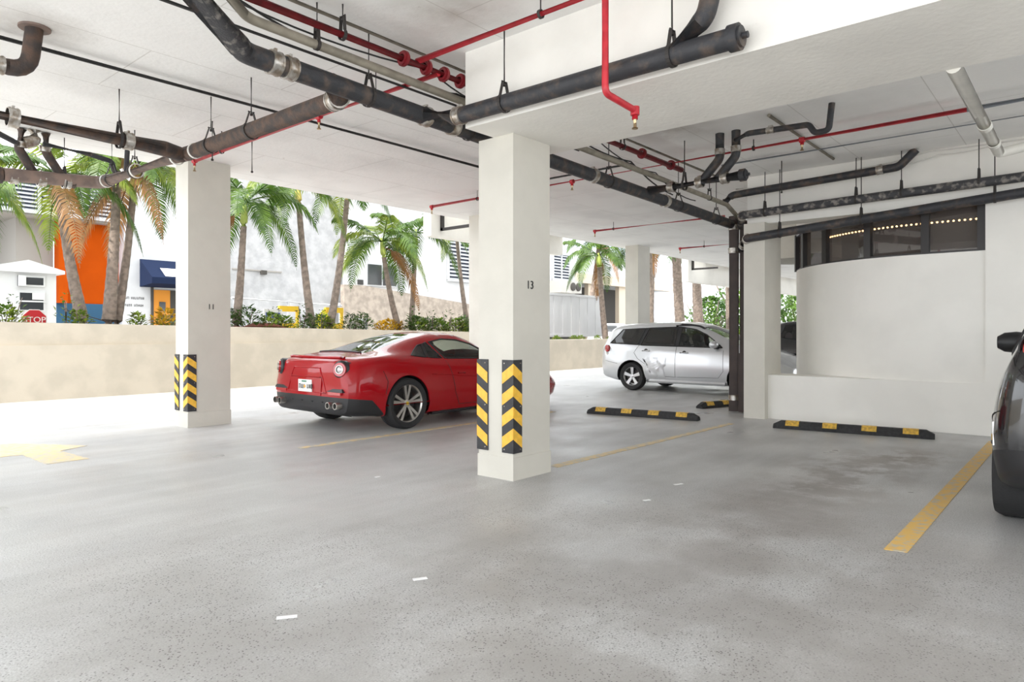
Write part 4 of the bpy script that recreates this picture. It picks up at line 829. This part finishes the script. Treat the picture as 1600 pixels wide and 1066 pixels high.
ln = thing('fence', 'white ribbed fence panels behind the planter beside column 13', 'fence', (25.1, 17.5, .9))
for k in range(13): MB().box((-2.1+k*.32, -.02-.012*(k % 2), .3), (-1.785+k*.32, .03, 2.05)).build('fence_plank', 'pvc_fence', ln)
for z in (.22, 2.0): MB().box((-2.1, -.05, z), (2.06, .06, z+.1)).build('rail', 'pvc_fence', ln)
# guard kiosk
k = thing('guard_kiosk', 'small white guard booth with a gabled roof and two windows', 'booth', (5.6, 22.0, 0))
MB().box((-.75, 0, 1.2), (.68, 1.6, 2.95)).build('booth_wall', 'kiosk_white', k); MB().box((-.77, -.02, 0), (.70, 1.62, 1.55)).build('booth_base', 'kiosk_grey', k)
MB().prism([(-.95, 2.93), (.86, 2.93), (.86, 3.02), (0, 3.27), (-.95, 3.02)], 'y', -.12, 1.8).build('roof', 'kiosk_white', k)
for z0, z1 in ((2.56, 2.84), (1.88, 2.42)):
    f = MB().box((-.22, -.05, z0), (.40, 0, z1)).build('window_frame', 'kiosk_white', k); MB().box((-.18, -.06, z0+.04), (.36, -.045, z1-.04)).build('pane', 'pane_far', f)
MB().box((-.24, -.07, 2.13), (.42, -.02, 2.17)).build('window_bar', 'kiosk_white', k); MB().box((.10, -.075, 2.2), (.38, -.06, 2.38)).build('paper_notice', 'plate_white', k)
MB().box((-.22, -.14, 2.56), (-.06, 0, 2.84)).build('cooler_unit', 'kiosk_white', k)
# road sign, warning sign, rail, roadworks clutter
st = thing('stop_sign', 'red octagonal STOP sign just above the planter edge', 'sign', (4.98, 19, 0))
MB().cyl((0, .03, 0), (0, .03, 1.6), .03, 8).build('post', 'pole_grey', st)
octo = lambda r: [(r*math.cos(R(22.5+45*q)), 1.6+r*math.sin(R(22.5+45*q))) for q in range(8)]
pl = MB().prism(octo(.27), 'y', 0, .012).build('sign_plate', 'plate_white', st); MB().prism(octo(.25), 'y', -.004, .0).build('sign_face', 'sign_red', pl); flat_text('STOP', .19, 'plate_white', pl, (0, -.007, 1.6), (R(90), 0, 0), 'sign_text')
ws = thing('warning_sign', 'yellow diamond pedestrian crossing sign leaning behind a palm', 'sign', (12.25, 18, 0))
MB().cyl((0, .03, 0), (0, .03, 1.6), .025, 8).build('post', 'pole_grey', ws)
dp = MB().prism([(0, 1.22), (.40, 1.62), (0, 2.02), (-.40, 1.62)], 'y', 0, .012).build('sign_plate', 'sign_yellow', ws)
MB().lathe([(.045, 0), (.045, .005)], (.02, 0, 1.78), (0, -1, 0), 14).prism([(-.05, 1.70), (.06, 1.72), (.09, 1.58), (.15, 1.44), (.10, 1.42), (.03, 1.54), (-.06, 1.42), (-.11, 1.44), (-.03, 1.58)], 'y', -.005, 0).build('walking_figure', 'number_black', dp)
MB().box((-.14, -.015, 1.30), (.30, -.002, 1.37)).build('plate_stripe', 'sign_red', dp)
hr = thing('handrail', 'white sloping handrail along the ramp behind the planter', 'railing', (12.4, 24, 0))
MB().cyl((0, 0, 2.58), (4.8, 0, 2.43), .045, 8).build('top_rail', 'louver_white', hr)
for x in (.1, 2.3, 4.7): MB().cyl((x, 0, 0), (x, 0, 2.55), .05, 8).build('post', 'pole_grey', hr)
for x, lb in ((9.35, 'yellow barricade frame beside the palm next to column 11'), (11.6, 'yellow barricade frame between the middle palms'), (13.25, 'yellow barricade frame right of the pedestrian sign')):
    bf = thing('barricade', lb, 'barricade', (x, 18.9, 0))
    for s in (-.3, .3): MB().box((s-.04, -.04, 0), (s+.04, .04, 2.05)).build('upright', 'safety_yellow', bf)
    MB().box((-.34, -.05, 1.95), (.34, .05, 2.12)).build('crossbar', 'safety_yellow', bf); MB().box((-.3, -.03, 1.4), (.3, .03, 1.6)).build('board', 'safety_yellow', bf)
nb = thing('notice_board', 'white board with blue marks behind the planter shrubs', 'sign', (10.9, 18.6, 0)); MB().box((-.3, 0, 1.3), (.3, .03, 2.0)).build('board', 'plate_white', nb)
for q in range(5): MB().box((-.24+.1*q, -.01, 1.74+.03*(q % 2)), (-.17+.1*q, 0, 1.9)).build('blue_mark', 'sign_blue', nb)
MB().box((-.03, .03, 0), (.03, .06, 1.9)).build('post', 'pole_grey', nb)
eb = thing('electric_cabinet', 'silver utility cabinet with a dark lock right of the sign', 'cabinet', (14.05, 18.6, 0)); MB().box((-.42, 0, 0), (.12, .4, 1.72)).build('cabinet_body', 'unit_grey', eb); MB().box((.12, 0, 0), (.34, .4, 1.78)).build('side_box', 'pole_grey', eb); MB().lathe([(.04, 0), (.04, .02)], (.24, 0, 1.62), (0, -1, 0), 12).build('lock', 'number_black', eb)
lg = MB().tube([(0, 0, .05), (.5, .05, .1), (1.0, 0, .12), (1.4, .02, .06)], [.06, .08, .07, .03], 8).build('fallen_branch', 'brown_red'); lg.location = (8.35, 16.0, 1.36); tag(lg, 'reddish brown dry palm branch lying on the planter soil', 'branch')

# ---------------------------------------------------------------- palms
pm('trunk', (.27, .215, .18), .9, col2=(.17, .135, .115), scale=9, bump=.6, bscale=25); pm('crownshaft', (.38, .46, .10), .5, var=.2, scale=5); pm('crownshaft_yellow', (.72, .58, .16), .5, var=.2, scale=5)
def leafmat(name, c, c2):
    m = pm(name, c, .45, col2=c2, scale=3, lo=.35, hi=.65); b = m.node_tree.nodes['Principled BSDF']; b.inputs['Subsurface Weight'].default_value = 0
    nt = m.node_tree; tr = nt.nodes.new('ShaderNodeBsdfTranslucent'); mx = nt.nodes.new('ShaderNodeMixShader'); mx.inputs[0].default_value = .4
    src = b.inputs['Base Color'].links[0].from_socket; nt.links.new(src, tr.inputs[0]); out = [n for n in nt.nodes if n.type == 'OUTPUT_MATERIAL'][0]
    nt.links.new(b.outputs[0], mx.inputs[1]); nt.links.new(tr.outputs[0], mx.inputs[2]); nt.links.new(mx.outputs[0], out.inputs[0])
leafmat('frond_green', (.12, .21, .03), (.04, .095, .018)); leafmat('frond_lime', (.30, .36, .05), (.12, .20, .03)); leafmat('frond_dead', (.38, .19, .07), (.22, .13, .06))
leafmat('leaf_lime', (.32, .38, .05), (.10, .19, .03)); leafmat('leaf_yellow', (.72, .46, .03), (.5, .3, .02)); leafmat('leaf_dark', (.14, .24, .05), (.05, .10, .03)); leafmat('tree_green', (.22, .36, .07), (.07, .15, .04))
def frond_mesh(L, up, droop, seed, hang=.35, n=44):
    rnd = random.Random(seed); mb = MB(); P = []
    for i in range(15):
        t = i/14; P.append(Vector((L*math.sin(min(1.6, t*1.25))*.92, .04*math.sin(3*t+seed), L*(up*t - droop*t*t*1.15))))
    mb.tube(P, [.022*(1-.85*i/14) for i in range(15)], 5)
    for i in range(n):
        t = .16+.84*i/(n-1); f = t*14; a = int(min(13, f)); c = P[a].lerp(P[a+1], f-a); d = (P[a+1]-P[a]).normalized()
        sd_ = Vector((-d.y, d.x, 0)).normalized()
        ll = L*.30*math.sin(math.pi*min(1, .22+t*.80))**.7*rnd.uniform(.85, 1.1)
        for s in (-1, 1):
            e = (sd_*s*.85+d*.62+Vector((0, 0, rnd.uniform(-.1, .15)))).normalized(); wv = d*.023
            m1 = c+e*ll*.5; tip = c+e*ll*.92-Vector((0, 0, ll*hang*rnd.uniform(.8, 1.5)))
            mb.add([c-wv*.7, c+wv*.7, m1+wv*1.2, m1-wv*1.2, tip], [(0, 1, 2, 3), (3, 2, 4)])
    return mb.mesh('frond', 60)
FR = [frond_mesh(1.75, .95, .55, 1), frond_mesh(1.9, .62, .85, 2), frond_mesh(1.8, .25, 1.0, 3), frond_mesh(1.45, -.1, 1.05, 4, .5)]
def palm(label, base, top, r0, r1, shaft=.7, nf=11, dead=1, seed=1, lime=False, fs=1.0, smat='crownshaft', bulge=1.0):
    rnd = random.Random(seed); B, T = Vector(base), Vector(top); t = thing('palm_tree', label, 'palm', B, 0, 'palms along the driveway planter'); d = T-B
    n = 26; pts = []; rs = []
    for i in range(n):
        k = i/(n-1); off = Vector((d.x*.0, 0, 0)); p = Vector((d.x*(k+.25*math.sin(math.pi*k)*(1 if k < 1 else 0)*.35), d.y*k, d.z*k)); pts.append(p); rs.append((r0*(1-k)**1.5*1.0+r1*(1-(1-k)**1.5))*(1.03 if i % 2 else .97))
    MB().tube(pts, rs, 12).build('trunk', 'trunk', t, 60)
    dirn = (pts[-1]-pts[-3]).normalized(); q = pts[-1]
    cs = [q+dirn*shaft*j/6 for j in range(7)]
    MB().tube(cs, [r1*1.05, r1*1.25*bulge, r1*1.2, r1*1.05, r1*.85, r1*.62, r1*.4], 12).build('crownshaft', smat, t, 60)
    for i in range(nf):
        a = 2*math.pi*(i/nf)+rnd.uniform(-.2, .2)+seed; kind = i % 3 if i >= dead else 3
        me = FR[kind]; key = 'frond_dead' if i < dead else ('frond_lime' if lime and i % 2 else 'frond_green')
        o = bpy.data.objects.new('frond', me); C.objects.link(o); o.parent = t; o.location = cs[6]-dirn*.12 if kind != 3 else cs[3]; o.rotation_euler = (0, 0, a); o.scale = (fs*rnd.uniform(.9, 1.1),)*3
        if not me.materials: me.materials.append(M['frond_green'])
        o.material_slots[0].link = 'OBJECT'; o.material_slots[0].material = M[key]
    return t
palm('palm whose lime fronds hang in at the left picture edge', (2.6, 16.7, 1.5), (2.9, 16.7, 3.9), .12, .08, .5, 12, 0, 3, True)
palm('leaning palm in front of the orange wall with dead orange fronds', (5.24, 16.6, 1.5), (4.80, 16.6, 4.25), .135, .085, .5, 10, 1, 11, True)
palm('thick upright palm trunk right of the orange wall', (5.74, 16.6, 1.45), (5.92, 16.6, 4.9), .15, .085, .6, 9, 1, 5, True)
palm('slender palm with yellow crownshaft left of column 11', (5.95, 16.75, 1.45), (6.32, 16.75, 4.62), .11, .07, .6, 9, 2, 8, True, 1.0, 'crownshaft_yellow')
palm('palm with green crownshaft directly right of column 11', (8.70, 16.6, 1.45), (8.90, 16.6, 4.02), .12, .075, .75, 12, 1, 2)
palm('slim palm with its head hidden above the slab, second right of column 11', (10.92, 16.6, 1.4), (10.50, 16.6, 4.85), .12, .075, .6, 9, 0, 9, True, .9, 'crownshaft_yellow')
palm('slim leaning palm behind the pedestrian sign', (11.43, 16.5, 1.4), (12.02, 16.5, 5.15), .12, .075, .6, 9, 0, 4, True, .9, 'crownshaft_yellow')
palm('short palm with full round crown in front of the sliding window', (14.05, 16.6, 1.4), (13.46, 16.6, 3.62), .105, .07, .6, 13, 1, 6, True)
palm('palm standing just right of the round crowned palm', (14.63, 16.7, 1.35), (14.82, 16.7, 4.05), .095, .07, .6, 9, 0, 13)
palm('thin leaning palm beside the louvered window near column 13', (17.1, 16.5, 1.3), (16.52, 16.5, 4.55), .10, .06, .4, 6, 0, 15, True, .7, 'crownshaft_yellow')
palm('drooping palm at the end of the white fence', (25.1, 16.0, .95), (24.6, 16.0, 4.1), .14, .10, .6, 12, 1, 7)
palm('bent palm trunk in front of the dark carport', (26.2, 18.0, .95), (27.9, 18.2, 5.3), .15, .11, .6, 10, 1, 17)
palm('straight palm trunk right of the far column', (28.98, 16, .95), (28.75, 16, 5.6), .22, .20, .6, 9, 1, 19)
palm('palm trunk before the edge of the pale blue building', (34.2, 17, .95), (33.6, 17, 6.0), .28, .24, .6, 9, 1, 21)
palm('thick palm trunk between the far driveway palms', (38.6, 18, .95), (38.1, 18, 6.0), .32, .26, .6, 9, 1, 23)
palm('last palm trunk left of the drain stack', (42.2, 17.5, .95), (42.0, 17.5, 6.2), .34, .3, .6, 9, 1, 25)
palm('slight palm trunk among the right hand group', (37.2, 20.5, .95), (37.4, 20.5, 6.0), .17, .15, .6, 9, 1, 27)
# ---------------------------------------------------------------- shrubs
def shrub_mesh(n, rx, h, ls, seed, stalks):
    rnd = random.Random(seed); lv = MB(); sm = MB()
    for i in range(stalks):
        a = rnd.uniform(0, 6.28); q = Vector((math.cos(a)*rx*rnd.uniform(.2, .9), math.sin(a)*rx*.6, h*rnd.uniform(.6, 1.0))); sm.tube([(q.x*.2, q.y*.2, 0), (q.x*.6, q.y*.6, q.z*.6), q], [.012, .009, .005], 5)
    for i in range(n):
        a = rnd.uniform(0, 6.28); k = rnd.random()**.5; z = h*rnd.uniform(.12, 1.0); kk = math.sin(math.pi*min(.95, .25+.7*z/h))
        c = Vector((math.cos(a)*rx*k*kk, math.sin(a)*rx*.7*k*kk, z)); e = Vector((math.cos(a)*.7+rnd.uniform(-.5, .5), math.sin(a)*.7+rnd.uniform(-.5, .5), rnd.uniform(-.1, .9))).normalized(); x, y = perp(e); l = ls*rnd.uniform(.7, 1.2)
        lv.add([c, c+e*l*.5+x*l*.26+y*.01, c+e*l-y*l*.12, c+e*l*.5-x*l*.26+y*.01], [(0, 1, 2, 3)])
    return lv.mesh('foliage', 180), sm.mesh('stems')
SH = [shrub_mesh(230, .42, .42, .13, 1, 5), shrub_mesh(170, .34, .55, .12, 2, 6), shrub_mesh(120, .26, .36, .13, 3, 4), shrub_mesh(26, .22, .62, .10, 4, 6), shrub_mesh(2600, .42, .55, .04, 5, 9)]
def shrub(label, kind, mat, loc, sc=1.0, rz=0, group='shrubs in the planter', cat='shrub', name='shrub'):
    t = thing(name, label, cat, loc, rz, group); t.scale = (sc,)*3
    o = bpy.data.objects.new('foliage', SH[kind][0]); C.objects.link(o); o.parent = t; o['kind'] = 'stuff'
    if not SH[kind][0].materials: SH[kind][0].materials.append(M[mat])
    o.material_slots[0].link = 'OBJECT'; o.material_slots[0].material = M[mat]; link('stems', SH[kind][1], 'trunk', t); return t
rnd = random.Random(5); cnt = {}
ORD = 'first second third fourth fifth sixth seventh eighth ninth tenth eleventh twelfth thirteenth fourteenth'.split()
def nth(lb): cnt[lb] = cnt.get(lb, 0)+1; return lb+', '+ORD[cnt[lb]-1]+' of its kind from the left'
top = lambda x: 1.47-.0127*(x-3.5)
x = 6.2
while x < 17.6:
    kind, mat, lb = rnd.choice(((0, 'leaf_lime', 'rounded lime green shrub in the kerb planter'), (1, 'leaf_dark', 'taller dark green shrub in the kerb planter'), (2, 'leaf_lime', 'small lime green tuft in the kerb planter')))
    if 12.9 < x < 14.3: kind, mat, lb = 2, 'leaf_yellow', 'bright yellow leaved shrub in the kerb planter'
    shrub(nth(lb), kind, mat, (x, 16.25+rnd.uniform(-.1, .3), top(x)-.05), rnd.uniform(.8, 1.15), rnd.uniform(0, 6)); x += rnd.uniform(.30, .5) if x > 12.5 else rnd.uniform(.40, .75)
for x, y, kind, mat, lb, s in ((3.7, 16.0, 0, 'leaf_lime', 'lime shrub in the planter at the left picture edge', .9), (3.85, 16.1, 3, 'leaf_dark', 'bare stemmed plant in front of the guard booth', 1.0), (4.75, 16.0, 3, 'leaf_lime', 'stalky plant right of the STOP sign', 1.1), (5.0, 16.1, 2, 'leaf_lime', 'low lime tuft beside the leaning palm base', .9), (6.75, 16.1, 2, 'leaf_yellow', 'yellow flowering shrub left of column 11', 1.1)):
    shrub(lb, kind, mat, (x, y, 1.42), s)
for x in (9.6, 10.4, 11.0, 14.4, 15.2, 15.9, 16.5): shrub(nth('thin twiggy stalks rising from the kerb planter'), 3, 'leaf_dark', (x, 16.3, top(x)-.05), rnd.uniform(.9, 1.35), x)
for x in [18.6+.9*k for k in range(27)]: shrub('clipped lime hedge plant along the far planter', 0, 'leaf_lime', (x, 15.05+rnd.uniform(-.1, .3), .94), rnd.uniform(.9, 1.2) if x > 27 else .55, x, 'hedge plants in the far planter')
for x, y, s, lb in ((52, 20, 11, 'leafy green tree far right behind the drain stack'), (56, 17.5, 9, 'leafy green tree seen through the gap by the curved wall'), (47, 21, 7, 'bushy green tree behind the last palm trunks')):
    shrub(lb, 4, 'tree_green', (x, y, -.02), s, 0, 'trees at the far end', 'tree', 'tree')
